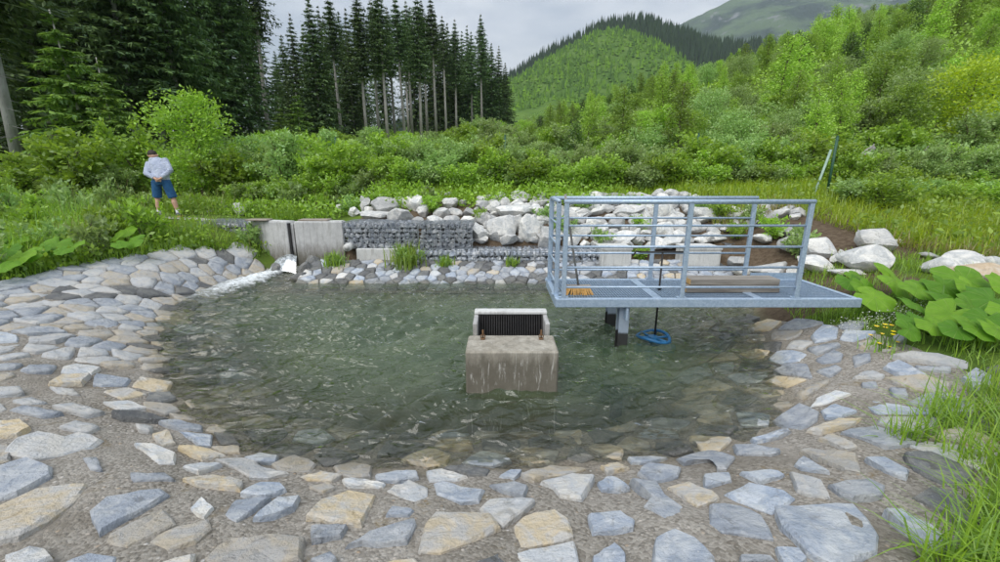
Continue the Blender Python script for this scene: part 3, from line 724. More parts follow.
for cx, cyy in ((1.50, 4.76), (1.56, 5.50)):
    mb = MB()
    mb.box(cx - .06, cx + .06, cyy - .06, cyy - .05, -1.2, DZ - TH - .012); mb.box(cx - .06, cx + .06, cyy + .05, cyy + .06, -1.2, DZ - TH - .012)
    mb.box(cx - .005, cx + .005, cyy - .05, cyy + .05, -1.2, DZ - TH - .012); mb.box(cx - .10, cx + .10, cyy - .10, cyy + .09, DZ - TH - .012, DZ - TH - .001)
    n_ = NT('column_steel'); p_ = n_.pos(); z_ = n_.math('ADD', n_.sepz(p_), n_.math('MULTIPLY', n_.noise(p_, 9, 3), .05))
    c_ = n_.mix(n_.ramp(z_, .20, .23), (.035, .035, .035), n_.mix(n_.noise(p_, 30, 4), (.26, .32, .40), (.38, .44, .52)))
    n_.pbr(c_, .5, None, .2); o = mb.build('column', n_.m, pf); o.location = (-X0, -Y0, 0)
    mb = MB(); mb.box(cx - .012, cx + .012, cyy - .16, cyy - .062, DZ - TH - .16, DZ - TH - .014); P(mb, 'bracket')

# valve spindle with T handle and blue fitting
vp = thing('valve_spindle', 'black T-handled valve rod passing down through the platform grating', 'valve rod', (2.03, 5.05, 0))
mb = MB(); mb.tube([(0, 0, -.02), (0, 0, .64 + .48)], .013, 8); mb.build('rod', M['black_steel'], vp, True)
mb = MB(); mb.tube([(-.28, 0, 1.128), (.30, 0, 1.128)], .012, 8); mb.tube([(-.28, 0, 1.128), (-.34, -.02, 1.14), (-.38, -.05, 1.10)], .011, 8); mb.build('handle', M['black_steel'], vp, True)
mb = MB(); mb.tube([(0, 0, .655), (0, 0, .685)], .03, 10); mb.build('collar', M['black_steel'], vp, True)
bf = thing('sluice_fitting', 'blue plastic valve head half under water below the platform', 'valve head', (1.99, 5.0, -.105)); bf.scale = (1.25, 1.25, 1.25)
mb = MB(); mb.tube([(0, 0, -.15), (0, 0, .02), (0, 0, .05), (0, 0, .11)], [.10, .10, .06, .05], 14); mb.build('valve_body', M['blue_plastic'], bf)
mb = MB(); mb.tube([(.16 * math.cos(a), .16 * math.sin(a), .105 + .02 * math.sin(a * 2)) for a in np.linspace(0, 6.283, 25)], .017, 8)
for a in np.linspace(0, 6.283, 7)[:-1]: mb.tube([(0, 0, .09), (.16 * math.cos(a), .16 * math.sin(a), .105)], .012, 6)
mb.build('hand_wheel', M['blue_plastic'], bf, True)
mb = MB(); mb.tube([(-.19, -.03, -.03), (-.06, -.03, -.01), (.08, -.03, .0), (.21, -.03, -.02)], [.05, .062, .062, .05], 12); mb.build('pipe', M['blue_plastic'], bf, True)

# broom
br = thing('broom', 'push broom with orange bristles leaning in the corner of the platform', 'broom', (.96, 4.86, DZ + .003))
mb = MB(); mb.box(-.15, .15, -.03, .03, .075, .11, .008); mb.build('head', M['board'], br)
mb = MB()
for x in np.arange(-.14, .141, .0115):
    for y in (-.02, 0, .02):
        dx = x * .3 + RNG.normal(0, .012); dy = y * 1.6 + RNG.normal(0, .012)
        mb.add([(x - .005, y - .005, .077), (x + .005, y - .005, .077), (x + .005, y + .005, .077), (x - .005, y + .005, .077),
                (x + dx - .006, y + dy - .006, 0), (x + dx + .006, y + dy - .006, 0), (x + dx + .006, y + dy + .006, 0), (x + dx - .006, y + dy + .006, 0)],
               [(0, 1, 5, 4), (1, 2, 6, 5), (2, 3, 7, 6), (3, 0, 4, 7), (4, 5, 6, 7)])
tag(mb.build('bristles', M['bristle'], br), kind='stuff')
mb = MB(); mb.tube([(.0, .0, .10), (-.12, -.10, .65), (-.235, -.205, 1.20)], .013, 8); mb.build('handle', M['dead_wood'], br, True)

# planks on the platform
def plank(x, y, z, L, w, h, rz, label):
    t = thing('timber_plank', label, 'plank', (x, y, z), rz, 'planks lying on the platform')
    mb = MB(); mb.box(-L / 2, L / 2, -w / 2, w / 2, 0, h, .006); mb.build('plank_body', M['timber'], t)
    mb = MB(); mb.box(-L / 2 - .003, -L / 2 - .0005, -w / 2 + .006, w / 2 - .006, .006, h - .006); mb.build('sawn_end', M['timber_end'], t)
M['timber'] = m_plain('timber', (.17, .15, .13), (.36, .33, .29), 6, .85, .6, .006, (.35, 6, 6), var=.2)
plank(2.88, 4.96, DZ + .006, 1.16, .14, .085, R(.4), 'thick grey timber lying on the platform grating, bottom front of the stack')
plank(2.94, 5.13, DZ + .006, 1.14, .15, .085, R(-.6), 'grey timber behind the front one on the platform grating, bottom of the stack')
plank(2.91, 5.03, DZ + .094, 1.10, .23, .075, R(-.3), 'wide weathered timber lying on top of the other two on the platform')

# ================================================================== walls and gabions on the far bank
def quadwall(name, label, cat, a, b, thick, z0, z1, mat, group=None, part='wall'):
    """upright wall with front face from a to b (x, y), seen from the pond"""
    a = Vector((*a, 0)); b = Vector((*b, 0)); L = (b - a).length
    t = thing(name, label, cat, (a.x, a.y, 0), math.atan2(b.y - a.y, b.x - a.x), group)
    mb = MB(); mb.box(0, L, 0, thick, z0, z1, .012); mb.build(part, M[mat], t); return t, L
wl, L1 = quadwall('concrete_wall', 'stained concrete channel wall between the dark gabion and the sluice slot', 'wall', at_Y(248, 222, 9.55)[:2], at_Y(286, 222, 9.15)[:2], .3, -.4, 1.085, 'concrete', 'sluice walls')
wr, L2 = quadwall('concrete_wall', 'stained concrete channel wall running from the sluice slot to the long gabion', 'wall', at_Y(293.5, 222, 9.15)[:2], at_Y(342, 222, 9.25)[:2], .3, -.4, 1.085, 'concrete', 'sluice walls')
for t, L in ((wl, L1), (wr, L2)):
    mb = MB(); mb.box(.02, L - .02, .02, .26, 1.0865, 1.10, .004); mb.build('cap', M['concrete_pale'], t)
sg = at_Y(289.5, 222, 9.2)
g = thing('sluice_gate_rail', 'black steel slot rail between the two concrete channel walls', 'gate rail', (sg[0], sg[1], 0))
mb = MB(); mb.box(-.045, .0, -.03, .03, .1, 1.06); mb.build('rail_post', M['black_steel'], g)
mb = MB(); mb.box(.001, .055, .02, .12, -.3, 1.05); mb.build('jamb', M['concrete'], g)
for bx0, bx1, lab in ((250, 269, 'weathered board lying on the concrete wall beside the dark gabion'), (302, 329, 'weathered board lying on the concrete wall right of the sluice slot')):
    a = at_Y(bx0, 220, 9.48)[:2]; b = at_Y(bx1, 220, 9.38)[:2]
    mb = MB(); mb.box(a[0], b[0], 9.28, 9.55, 1.105, 1.135, .005)
    tag(mb.build('board', M['board']), lab, 'board')

STN = []
for k in range(10):
    r_ = np.random.default_rng(40 + k)
    bm_ = []
    # rough 26-vertex block
    V = []; N = 6
    for i in range(5):
        th = math.pi * (i + .5) / 5
        for j in range(N):
            a = 2 * math.pi * (j + .5 * (i % 2)) / N
            v = np.array((math.sin(th) * math.cos(a), math.sin(th) * math.sin(a), math.cos(th)))
            v = np.sign(v) * np.abs(v) ** .62
            V.append(v * (1 + r_.normal(0, .2)))
    fs = [(i * N + j, i * N + (j + 1) % N, (i + 1) * N + (j + 1) % N, (i + 1) * N + j) for i in range(4) for j in range(N)]
    fs = [f[::-1] for f in fs] + [tuple(range(N)), tuple(range(5 * N - 1, 4 * N - 1, -1))]
    STN.append((np.array(V), fs))
def gabion(label, a, b, depth, z0, z1, rng, cell=.125, group='gabions of the far bank'):
    a = Vector((*a, 0)); b = Vector((*b, 0)); L = (b - a).length
    t = thing('gabion', label, 'gabion', (a.x, a.y, 0), math.atan2(b.y - a.y, b.x - a.x), group)
    mb = MB()
    ncx, ncy, ncz = max(1, int(L / cell)), max(1, int(depth / (cell * 1.2))), max(1, int((z1 - z0) / (cell * .85)))
    for i in range(ncx):
        for k in range(ncz):
            for j in range(ncy):
                if j > 0 and k < ncz - 1: continue
                V, fs = STN[rng.integers(10)]
                an = rng.uniform(0, 6.28); ca, sa = math.cos(an), math.sin(an)
                Sx = V * np.array((rng.uniform(.42, .66), rng.uniform(.42, .66), rng.uniform(.36, .56))) * cell * (1.0)
                Rm = np.array(((ca, 0, sa), (0, 1, 0), (-sa, 0, ca))); Sx = Sx @ Rm.T
                Sx[:, 0] += (i + .5 + .5 * (k % 2) * .6 + rng.uniform(-.18, .18)) / ncx * L * .985; Sx[:, 2] += z0 + (k + .5 + rng.uniform(-.15, .15)) / ncz * (z1 - z0) * .97
                Sx[:, 1] += .06 + (j + rng.uniform(-.1, .1)) * depth / ncy * .92
                mb.add(Sx, fs)
    tag(mb.build('stone_fill', M['gabion_stone'], t), kind='stuff')
    mb = MB(); mb.box(.05, L - .05, .10, depth - .03, z0, z1 - .07); mb.build('core', M['stone_dark'], t)
    mb = MB(); w = .0055
    for x in np.arange(0, L + .001, L / max(1, round(L / .1))):
        mb.box(x - w, x + w, -.012, -.005, z0, z1 + .008); mb.box(x - w, x + w, -.012, depth, z1 + .003, z1 + .010)
    for z in np.arange(z0, z1 + .001, (z1 - z0) / max(1, round((z1 - z0) / .1))): mb.box(0, L, -.019, -.0125, z - w, z + w)
    for y in np.arange(.1, depth, .12): mb.box(0, L, y - w, y + w, z1 + .0105, z1 + .0165)
    mb.build('wire_mesh', M['wire'], t); return t
rg = np.random.default_rng(3)
gabion('dark gabion with the footpath on top, ending at the stained concrete wall', at_Y(196, 226, 9.75)[:2], at_Y(247, 226, 9.56)[:2], .8, .25, 1.04, rg)
gabion('long dark gabion below the white boulders, joined to the concrete wall', at_Y(343, 222, 9.22)[:2], at_Y(417, 222, 9.22)[:2], .75, .50, 1.07, rg)
gabion('raised gabion section stepping down to the lower gabion ledge', at_Y(418, 222, 9.05)[:2], at_Y(472, 222, 9.05)[:2], .8, .52, 1.07, rg)
gabion('low gabion ledge running behind the platform towards the concrete pillars', at_Y(415, 250, 8.86)[:2], at_Y(606, 250, 8.75)[:2], .7, .10, .515, rg)
gabion('short loose gabion mattress behind the second concrete pillar', at_Y(724, 252, 9.0)[:2], at_Y(796, 252, 9.1)[:2], .6, .34, .63, rg, .15)
quadwall('footing', 'pale concrete footing showing under the long gabion', 'footing', at_Y(356, 250, 9.12)[:2], at_Y(399, 250, 9.12)[:2], .3, .1, .495, 'concrete_pale')
c_ = at_Y(348.5, 247, 9.1)
mb = MB(); mb.tube([(c_[0], 9.0, c_[2]), (c_[0], 9.3, c_[2])], .085, 16); mb.cm = 1; mb.tube([(c_[0], 8.995, c_[2]), (c_[0], 9.01, c_[2])], .06, 16)
tag(mb.build('drain_pipe', [M['concrete_pale'], M['concrete']], None, True), 'round pale pipe end beside the concrete footing', 'pipe')
for x0, x1, lab in ((602, 632, 'square concrete pillar with pale cap at the end of the low gabion'), (687, 722, 'square concrete pillar with pale cap beside the loose gabion mattress')):
    a = at_Y(x0, 250, 8.55); b = at_Y(x1, 250, 8.55)
    t = thing('concrete_pillar', lab, 'pillar', (a[0], 8.55, 0), 0, 'concrete pillars behind the platform')
    L = b[0] - a[0]
    mb = MB(); mb.box(0, L, 0, .55, -.1, .56, .012); mb.build('shaft', M['concrete_pale'], t)
    mb = MB(); mb.box(-.015, L + .015, -.015, .565, .561, .625, .012); mb.build('cap', M['concrete_pale'], t)

# inlet spout: water tumbling out of the sluice
def sheet(rows, mat, name, **kw):
    n = len(rows[0]); V = np.array([p for r in rows for p in r]); m = len(rows)
    ii = (np.arange(m - 1)[:, None] * n + np.arange(n - 1)[None, :]).ravel()
    return np_mesh(name, V, np.stack([ii, ii + 1, ii + n + 1, ii + n], 1), mat, True, **kw)
A0, A1 = at_Y(283, 256, 9.2), at_Y(297, 256, 9.15); B0, B1 = at_z(268, 272, .02), at_z(296, 273, .02)
rows = []
for i in range(26):
    t_ = i / 25; row = []
    for j in range(22):
        s = j / 21
        p = (A0 + (A1 - A0) * s) * (1 - t_) + (B0 + (B1 - B0) * s) * t_
        zt = A0[2] * (1 - t_ ** 1.9) + .0 * t_
        p = np.array((p[0], p[1], zt + .05 * math.sin(math.pi * s) + .012 * (mnoise.noise(Vector((s * 5, t_ * 2, 1.7)))) * (.4 + t_)))
        row.append(p)
    rows.append(row)
n = NT('falling_water'); p = n.objc()
f1 = n.ramp(n.noise(n.vmap(p, (9, 9, 2.2)), 2.2, 5, .7, .4), .42, .62)
gl = n.n('ShaderNodeBsdfPrincipled', {'Base Color': (.75, .82, .86, 1), 'Roughness': .25, 'Normal': n.bump(n.noise(n.vmap(p, (14, 14, 4)), 1.5, 5, .7), .8, .03)})
tr = n.n('ShaderNodeBsdfTransparent', {'Color': (.8, .88, .9, 1)}); g2 = n.n('ShaderNodeBsdfGlossy', {'Roughness': .1})
a_ = n.n('ShaderNodeMixShader', {0: .35, 1: tr.outputs[0], 2: g2.outputs[0]})
n.t.links.new(n.n('ShaderNodeMixShader', {0: n.math('MULTIPLY_ADD', f1, .6, .08), 1: a_.outputs[0], 2: gl.outputs[0]}).outputs[0], n.out.inputs[0])
tag(link('falling_water', sheet(rows, n.m, 'falling_water')), 'clear water pouring from the sluice slot into the pond', kind='stuff')
# dark stone cheeks at the outlet
mb = MB(); q0 = at_Y(289, 262, 9.32); mb.box(q0[0] - .28, q0[0] + .35, 9.25, 9.9, -.4, A0[2] - .04)
tag(mb.build('outlet_sill', M['concrete']), 'dark wet concrete sill inside the sluice opening', 'sill')

# far bank stone pitching
pit = thing('stone_pitching', 'low slope of set grey stones along the far water edge', 'stone slope', (0, 8.2, 0))
prs = np.random.default_rng(9)
def pz(X, Y): return np.interp(Y, [7.8, 7.98, 8.85], [-.12, .0, .25])
mb = MB(); xs = np.linspace(-4.1, 4.85, 60); V = [(x, y, float(pz(0, y)) - .03) for y in (7.75, 7.98, 8.85, 9.2) for x in xs]
mb.add(V, [(r * 60 + i, r * 60 + i + 1, (r + 1) * 60 + i + 1, (r + 1) * 60 + i) for r in range(3) for i in range(59)])
o = mb.build('mortar_bed', M['mortar'], pit); o.location = (0, -8.2, 0)
sd2 = poisson(290, (-4.0, 4.8, 7.86, 8.86), lambda c: .15 + .10 * prs.random(), lambda c: True, 8000, prs)
for P_, s0 in zip(voronoi_cells(sd2, .4), sd2):
    if P_ is None: continue
    P_ = np.clip(P_, (-4.1, 7.8), (4.85, 8.9)); c = P_.mean(0); P_ = c + (P_ - c) * .88
    if area(P_) < .006: continue
    r = prs.random(); me, l = stone_mesh(P_, prs.uniform(.03, .06), prs, pz, 'stone', MATS['b' if r < .42 else 'd' if r < .80 else 'w' if r < .90 else 't'])
    link('stone', me, pit, (l[0], l[1] - 8.2, l[2]))

# ================================================================== boulders
def boulder_mesh(k):
    r_ = np.random.default_rng(100 + k); import bmesh
    bm = bmesh.new(); bmesh.ops.create_icosphere(bm, subdivisions=3, radius=1.0)
    planes = [(lambda v: v / np.linalg.norm(v))(r_.normal(size=3)) for _ in range(15)]
    dd = r_.uniform(.42, .74, 15)
    for v in bm.verts:
        p = np.array(v.co)
        for nrm, d in zip(planes, dd):
            e = p @ nrm - d
            if e > 0: p = p - nrm * e * .92
        nzv = mnoise.fractal(Vector(p * 1.6) + Vector((k * 7.1, 0, 0)), 1.0, 2.0, 4) * .07
        v.co = p * (1 + nzv)
    me = bpy.data.meshes.new('boulder'); bm.to_mesh(me); bm.free()
    co = np.array([v.co for v in me.vertices]); co -= (co.max(0) + co.min(0)) / 2; co /= (co.max(0) - co.min(0)) / 2
    me.vertices.foreach_set('co', co.astype(np.float32).ravel())
    me.polygons.foreach_set('use_smooth', [True] * len(me.polygons)); me.update(); me.set_sharp_from_angle(angle=R(26)); return me
BME = []
for k in range(9):
    me = boulder_mesh(k); me.materials.append(M['boulder']); BME.append(me)
BMT = BME[2].copy(); BMT.materials.clear(); BMT.materials.append(M['boulder_tan'])
BL = []
for org, s, L in (((340, 180), 4.545, [(115, 115, 35, 60), (205, 120, 100, 65), (270, 95, 40, 35), (335, 110, 100, 65), (165, 175, 120, 50), (275, 170, 100, 60), (350, 190, 60, 35), (410, 110, 50, 60), (380, 150, 45, 50), (460, 155, 65, 45),
        (500, 115, 60, 50), (520, 150, 60, 35), (435, 190, 70, 40), (505, 182, 60, 35), (580, 190, 60, 40), (590, 152, 55, 35), (635, 245, 70, 80), (705, 135, 45, 60), (685, 212, 55, 45), (650, 180, 60, 50), (795, 155, 140, 60), (740, 225, 120, 90),
        (800, 205, 70, 70), (865, 230, 90, 110), (770, 270, 70, 40), (745, 115, 40, 50), (800, 110, 50, 40), (870, 185, 50, 50), (910, 150, 40, 40), (490, 70, 35, 25), (60, 150, 40, 40), (560, 105, 30, 25), (620, 140, 30, 25)]),
      ((540, 190), 4.68, [(415, 105, 120, 50), (570, 100, 100, 60), (355, 165, 70, 60), (205, 110, 60, 40), (190, 195, 90, 50), (250, 165, 60, 50), (380, 230, 110, 60), (435, 190, 30, 40), (500, 170, 70, 60), (590, 190, 70, 60), (610, 245, 90, 50),
        (650, 230, 60, 60), (645, 185, 50, 40), (40, 230, 80, 90), (310, 90, 60, 30), (170, 140, 70, 30), (480, 110, 50, 50), (400, 185, 30, 30), (270, 215, 60, 40), (110, 210, 50, 40), (90, 110, 50, 40), (530, 235, 60, 40), (460, 235, 50, 40), (330, 130, 50, 30), (640, 130, 60, 40)]),
      ((680, 190), 4.68, [(130, 115, 150, 50), (245, 180, 80, 30), (170, 225, 80, 40), (70, 180, 60, 40), (400, 230, 90, 40), (540, 205, 95, 45), (530, 250, 110, 70), (655, 280, 120, 85), (655, 355, 140, 65), (260, 125, 80, 30), (440, 382, 160, 50), (270, 340, 90, 40), (320, 385, 100, 40), (560, 385, 80, 40), (100, 235, 60, 30)]),
      ((760, 180), 3.746, [(440, 230, 110, 70), (405, 300, 120, 90), (520, 235, 50, 20), (380, 195, 22, 16), (310, 270, 20, 15), (305, 300, 50, 30), (700, 330, 100, 60), (765, 305, 110, 60), (870, 315, 80, 45), (840, 360, 130, 80), (330, 345, 100, 22), (825, 300, 40, 30), (640, 285, 50, 20)]),
      ((200, 190), 5.11, [(200, 105, 60, 60), (270, 85, 60, 35), (300, 65, 40, 25), (90, 75, 60, 30), (540, 90, 40, 25), (715, 92, 35, 28), (845, 65, 30, 60), (860, 110, 40, 40), (800, 120, 40, 30), (240, 110, 40, 30), (50, 110, 30, 20), (330, 95, 40, 25), (130, 95, 50, 25)]),
      ((0, 180), 4.68, [(320, 150, 70, 35), (600, 182, 180, 28), (540, 208, 26, 18), (470, 150, 30, 18)])):
    for i, (cx, cy_, w, h) in enumerate(L): BL.append((org[0] + cx / s, org[1] + cy_ / s, w / s, h / s, org))
rb = np.random.default_rng(21)
bh = hits([(b[0], b[1] + b[3] * .42) for b in BL])
for (cx, cy_, w, h, org), p in zip(BL, bh):
    if org == (200, 190) or org == (0, 180): lab, grp = 'pale rubble rock lying in the grass beside the footpath and sluice', 'rubble rocks beside the footpath'
    elif org == (760, 180): lab, grp = 'grey-white boulder on the brown soil bank above the big leaves', 'boulders on the soil bank'
    else:
        sz = 'large ' if w * h > 260 else ('small ' if w * h < 110 else '')
        lm = 'above the long gabion' if cx < 420 else 'above the raised gabion' if cx < 472 else 'above the low gabion ledge' if cx < 548 else 'behind the railing, over the first concrete pillar' if cx < 660 else 'behind the railing, over the second concrete pillar' if cx < 735 else 'behind the landward end of the railing'
        lab, grp = sz + 'white boulder ' + lm, sz + 'white boulders ' + lm
    tan = org == (760, 180) and abs(cx - (760 + 840 / 3.746)) < 1
    if tan: lab, grp = 'tan boulder beside the grey-white ones on the soil bank', None
    px = F / (p[1] * math.cos(PITCH) + (CAM_Z - p[2]) * math.sin(PITCH))
    o = link('boulder', BMT if tan else BME[rb.integers(9)])
    W_, H_ = w / px * 1.25, h / px * 1.3
    fl = rb.random() < .5
    o.rotation_euler = (rb.normal(0, .12), rb.normal(0, .15), math.pi * (rb.random() < .5) + rb.normal(0, .2))
    o.scale = (W_ / 2, W_ * rb.uniform(.36, .5), H_ / 2)
    o.location = (p[0], p[1] + W_ * .12, p[2] + H_ * .34)
    tag(o, lab, 'boulder', grp)

rfx = poisson(190, (-.5, 7.0, 9.3, 11.6), lambda c: .21, lambda c: not (c[0] > 5.2 and c[1] > 10.2), 4000, rb)
for c in rfx:
    s = rb.uniform(.09, .22); o = link('rock', BME[rb.integers(9)])
    o.scale = (s * rb.uniform(.9, 1.5), s, s * rb.uniform(.55, .9)); o.rotation_euler = (rb.normal(0, .2), rb.normal(0, .2), rb.uniform(0, 6.28)); o.location = (c[0], c[1], Hs(*c) + s * .25)
    pxx = 500 + F * c[0] / (c[1] * math.cos(PITCH))
    lm = 'above the low gabion ledge' if pxx < 548 else 'over the first concrete pillar' if pxx < 660 else 'over the second concrete pillar' if pxx < 735 else 'behind the landward end of the railing' if pxx < 815 else 'on the soil bank'
    tag(o, 'small pale rock wedged between the boulders ' + lm, 'rock', 'small rocks ' + lm)

BMD = BME[4].copy(); BMD.materials.clear(); BMD.materials.append(M['stone_dark'])
for x, y, z, s in ((-4.12, 8.3, .02, .17), (-4.16, 8.62, .10, .2), (-4.12, 8.92, .2, .2), (-4.25, 9.06, .05, .15), (-4.98, 8.98, .05, .18)):
    o = link('wet_rock', BMD); o.location = (x, y, z); o.scale = (s, s * 1.1, s * .8); o.rotation_euler = (x * 3, y * 5, z * 40)
    tag(o, 'dark wet rock beside the water pouring from the sluice', 'rock', 'wet rocks at the sluice outlet')

# ================================================================== vegetation builders
def kites(Pt, D, Wd, L, Wt, mid=.5):
    """leaf-shaped quads: base point, direction, side direction, length, width"""
    D = D / (np.linalg.norm(D, axis=1, keepdims=True) + 1e-9)
    S = np.cross(D, Wd); S /= (np.linalg.norm(S, axis=1, keepdims=True) + 1e-9)
    L = np.asarray(L).reshape(-1, 1); Wt = np.asarray(Wt).reshape(-1, 1)
    n = len(Pt); V = np.empty((n, 4, 3))
    V[:, 0] = Pt; V[:, 1] = Pt + D * L * mid + S * Wt * .5; V[:, 2] = Pt + D * L; V[:, 3] = Pt + D * L * mid - S * Wt * .5
    return V.reshape(-1, 3), np.arange(n * 4).reshape(-1, 4)
def unit(rng, n):
    v = rng.normal(size=(n, 3)); return v / np.linalg.norm(v, axis=1, keepdims=True)
def leaf_mesh(name, parts, mat, rng, vfun=None):
    Vs, Fs, b = [], [], 0
    for V, Fc in parts: Vs.append(V); Fs.append(Fc + b); b += len(V)
    V = np.vstack(Vs); Fc = np.vstack(Fs)
    return np_mesh(name, V, Fc, mat, False, attr={'v': ('FACE', rng.random(len(Fc)) if vfun is None else vfun(V, Fc))})

def shrub_meshes(seed, h, r, n, leaf, mat, stems=9, droop=.12, aspect=.5):
    rng = np.random.default_rng(seed); mb = MB(); P_, D_ = [], []
    for k in range(stems):
        az = 2 * math.pi * (k + rng.uniform(-.3, .3)) / stems; tl = rng.uniform(.05, 1.0)
        Ls = h * rng.uniform(.62, 1.0) * (1 - .18 * tl); out = r * tl
        pts = [np.array((math.cos(az) * out * s ** 1.25, math.sin(az) * out * s ** 1.25, Ls * s - droop * out * s * s)) + rng.normal(0, .03, 3) * (s > 0) for s in np.linspace(0, 1, 5)]
        mb.tube(pts, [.016 * h, .013 * h, .01 * h, .006 * h, .003 * h], 5)
        pa = np.array(pts)
        nb = max(6, int(16 * rng.uniform(.7, 1.3)))
        for j in range(nb):
            s = rng.uniform(.04, 1.0) ** .85; f = s * 4; i = min(3, int(f)); b0 = pa[i] + (pa[i + 1] - pa[i]) * (f - i)
            d = unit(rng, 1)[0]; d[2] = abs(d[2]) * .9 + .1; d[:2] += .5 * np.array((math.cos(az), math.sin(az))) * tl; d /= np.linalg.norm(d)
            bl_ = (.30 + .12 * rng.random()) * r * (1.15 - .5 * s)
            m = int(n / stems / nb); t_ = rng.uniform(.1, 1.05, m)
            P_.append(b0 + d * bl_ * t_[:, None] + rng.normal(0, .055 * r, (m, 3))); D_.append(d * .6 + unit(rng, m) * .9 + np.array((0, 0, .15)))
            if j % 2 == 0: mb.tube([b0, b0 + d * bl_], [.005 * h, .002 * h], 4)
    P_ = np.vstack(P_); P_[:, 2] = np.maximum(P_[:, 2], .02); D_ = np.vstack(D_); nn = len(P_)
    Lf = leaf * rng.uniform(.6, 1.3, nn)
    fol = leaf_mesh('foliage', [kites(P_, D_, unit(rng, nn), Lf, Lf * aspect)], mat, rng)
    st = bpy.data.meshes.new('stems'); st.from_pydata(mb.v, [], mb.f); st.materials.append(M['twig']); st.update()
    return fol, st

def tree_meshes(seed, h, r, n, leaf, mat, shape='cone', base=.06, bark='twig', nb=60, aspect=.45):
    """young larch / birch: a stem with many side branches"""
    rng = np.random.default_rng(seed); mb = MB(); lean = rng.normal(0, .05, 2) * h
    tp = [np.array((lean[0] * s * s, lean[1] * s * s, h * s)) for s in np.linspace(0, 1, 6)]
    mb.tube(tp, [.017 * h * (1 - .85 * s) + .003 for s in np.linspace(0, 1, 6)], 6); P_, D_ = [], []
    for j in range(nb):
        s = base + (1 - base) * (j + rng.random()) / nb; az = j * 2.4 + rng.normal(0, .5)
        rad = r * ((1 - s) ** .75 + .06 if shape == 'cone' else (math.sin(math.pi * min(1, .12 + .86 * s)) ** .6)) * rng.uniform(.55, 1.15)
        b0 = np.array((lean[0] * s * s, lean[1] * s * s, h * s)); up = rng.uniform(-.05, .45) if shape == 'cone' else rng.uniform(.2, .9)
        d = np.array((math.cos(az), math.sin(az), up)); d /= np.linalg.norm(d)
        mb.tube([b0, b0 + d * rad * .55, b0 + d * rad + np.array((0, 0, .08 * rad))], [.006 * h * (1 - s) + .004, .004, .002], 4)
        m = max(6, int(n * rad / (r * nb * .62))); t_ = rng.uniform(.12, 1.05, m) ** .8
        spread = .10 * r + .10 * rad * (1 - np.abs(t_ - .6))
        P_.append(b0 + d * rad * t_[:, None] + rng.normal(0, 1, (m, 3)) * spread[:, None] * np.array((1, 1, .55))); D_.append(d * .7 + unit(rng, m) * .8)
    P_ = np.vstack(P_); D_ = np.vstack(D_); nn = len(P_); Lf = leaf * rng.uniform(.6, 1.3, nn)
    P_[:, 2] = np.maximum(P_[:, 2], .03)
    fol = leaf_mesh('crown', [kites(P_, D_, unit(rng, nn), Lf, Lf * aspect)], mat, rng)
    st = bpy.data.meshes.new('trunk'); st.from_pydata(mb.v, [], mb.f); st.materials.append(M[bark]); st.update()
    return fol, st

def spruce_meshes(seed, h, cb, rad, nb, tw, mat, bark='bark_spruce', tr=.011, twl=1.0, dead=14):
    rng = np.random.default_rng(seed); mb = MB(); lean = rng.normal(0, .008, 2) * h
    mb.tube([(lean[0] * s, lean[1] * s, h * s) for s in (0, .25, .5, .75, 1)], [tr * h * 1.05, tr * h * .85, tr * h * .62, tr * h * .36, .02], 9)
    for k in range(dead):                       # dead snags on the bare stem
        z = rng.uniform(.12, max(.14, cb + .08)) * h; a = rng.uniform(0, 6.28); l_ = rng.uniform(.4, 1.3)
        mb.tube([(0, 0, z), (math.cos(a) * l_, math.sin(a) * l_, z - .25 * l_)], [.018, .006], 4)
    j = np.arange(nb); s = cb + (1 - cb) * ((j + rng.random(nb)) / nb) ** .9
    az = j * 2.399 + rng.normal(0, .35, nb)
    nw = max(10, int(h * (1 - cb) / .62)); s = cb + (1 - cb) * (np.floor((s - cb) / (1 - cb) * nw) + .5 + rng.normal(0, .16, nb)) / nw; s = np.clip(s, cb, .995)
    top = (1 - s) / (1 - cb)
    L = rad * (np.minimum(1, top * 1.08) ** .9 * 1.2 + .015) * rng.uniform(.6, 1.18, nb) * np.where(s < cb + .08, rng.uniform(.35, 1, nb), 1)
    t_ = np.tile((np.arange(tw) + .5) / tw, nb) + rng.normal(0, .03, nb * tw); jj = np.repeat(j, tw)
    Lb = L[jj]; ca, sa = np.cos(az[jj]), np.sin(az[jj])
    zc = s[jj] * h + Lb * (.16 * t_ - (.62 - .30 * s[jj]) * t_ ** 1.5 + .16 * t_ ** 4)
    P_ = np.stack([ca * Lb * t_, sa * Lb * t_, zc], 1)
    side = np.where(rng.random(len(jj)) < .5, 1, -1); lat = np.stack([-sa * side, ca * side, np.zeros(len(jj))], 1); fw = np.stack([ca, sa, np.zeros(len(jj))], 1)
    D_ = lat * .8 + fw * .75 + np.array((0, 0, -.35)) + unit(rng, len(jj)) * .35
    tl = twl * (.30 + .34 * Lb / max(rad, .1) * (1 - .55 * t_)) * rng.uniform(.65, 1.3, len(jj))
    tl = tl * (.28 + .72 * np.minimum(1, Lb / rad * 2.2))
    k1 = kites(P_, D_, unit(rng, len(jj)) * .6 + np.array((0, 0, 1.0)), tl * rad * .42, tl * rad * .15, .45)
    hang = rng.random(len(jj)) < .5               # drooping sprays
    k2 = kites(P_[hang], np.array((0, 0, -1.0)) + unit(rng, hang.sum()) * .45, unit(rng, hang.sum()), tl[hang] * rad * .30, tl[hang] * rad * .11, .4)
    cr = leaf_mesh('crown', [k1, k2], mat, rng)
    st = bpy.data.meshes.new('trunk'); st.from_pydata(mb.v, [], mb.f); st.materials.append(M[bark]); st.polygons.foreach_set('use_smooth', [True] * len(mb.f)); st.update()
    return cr, st

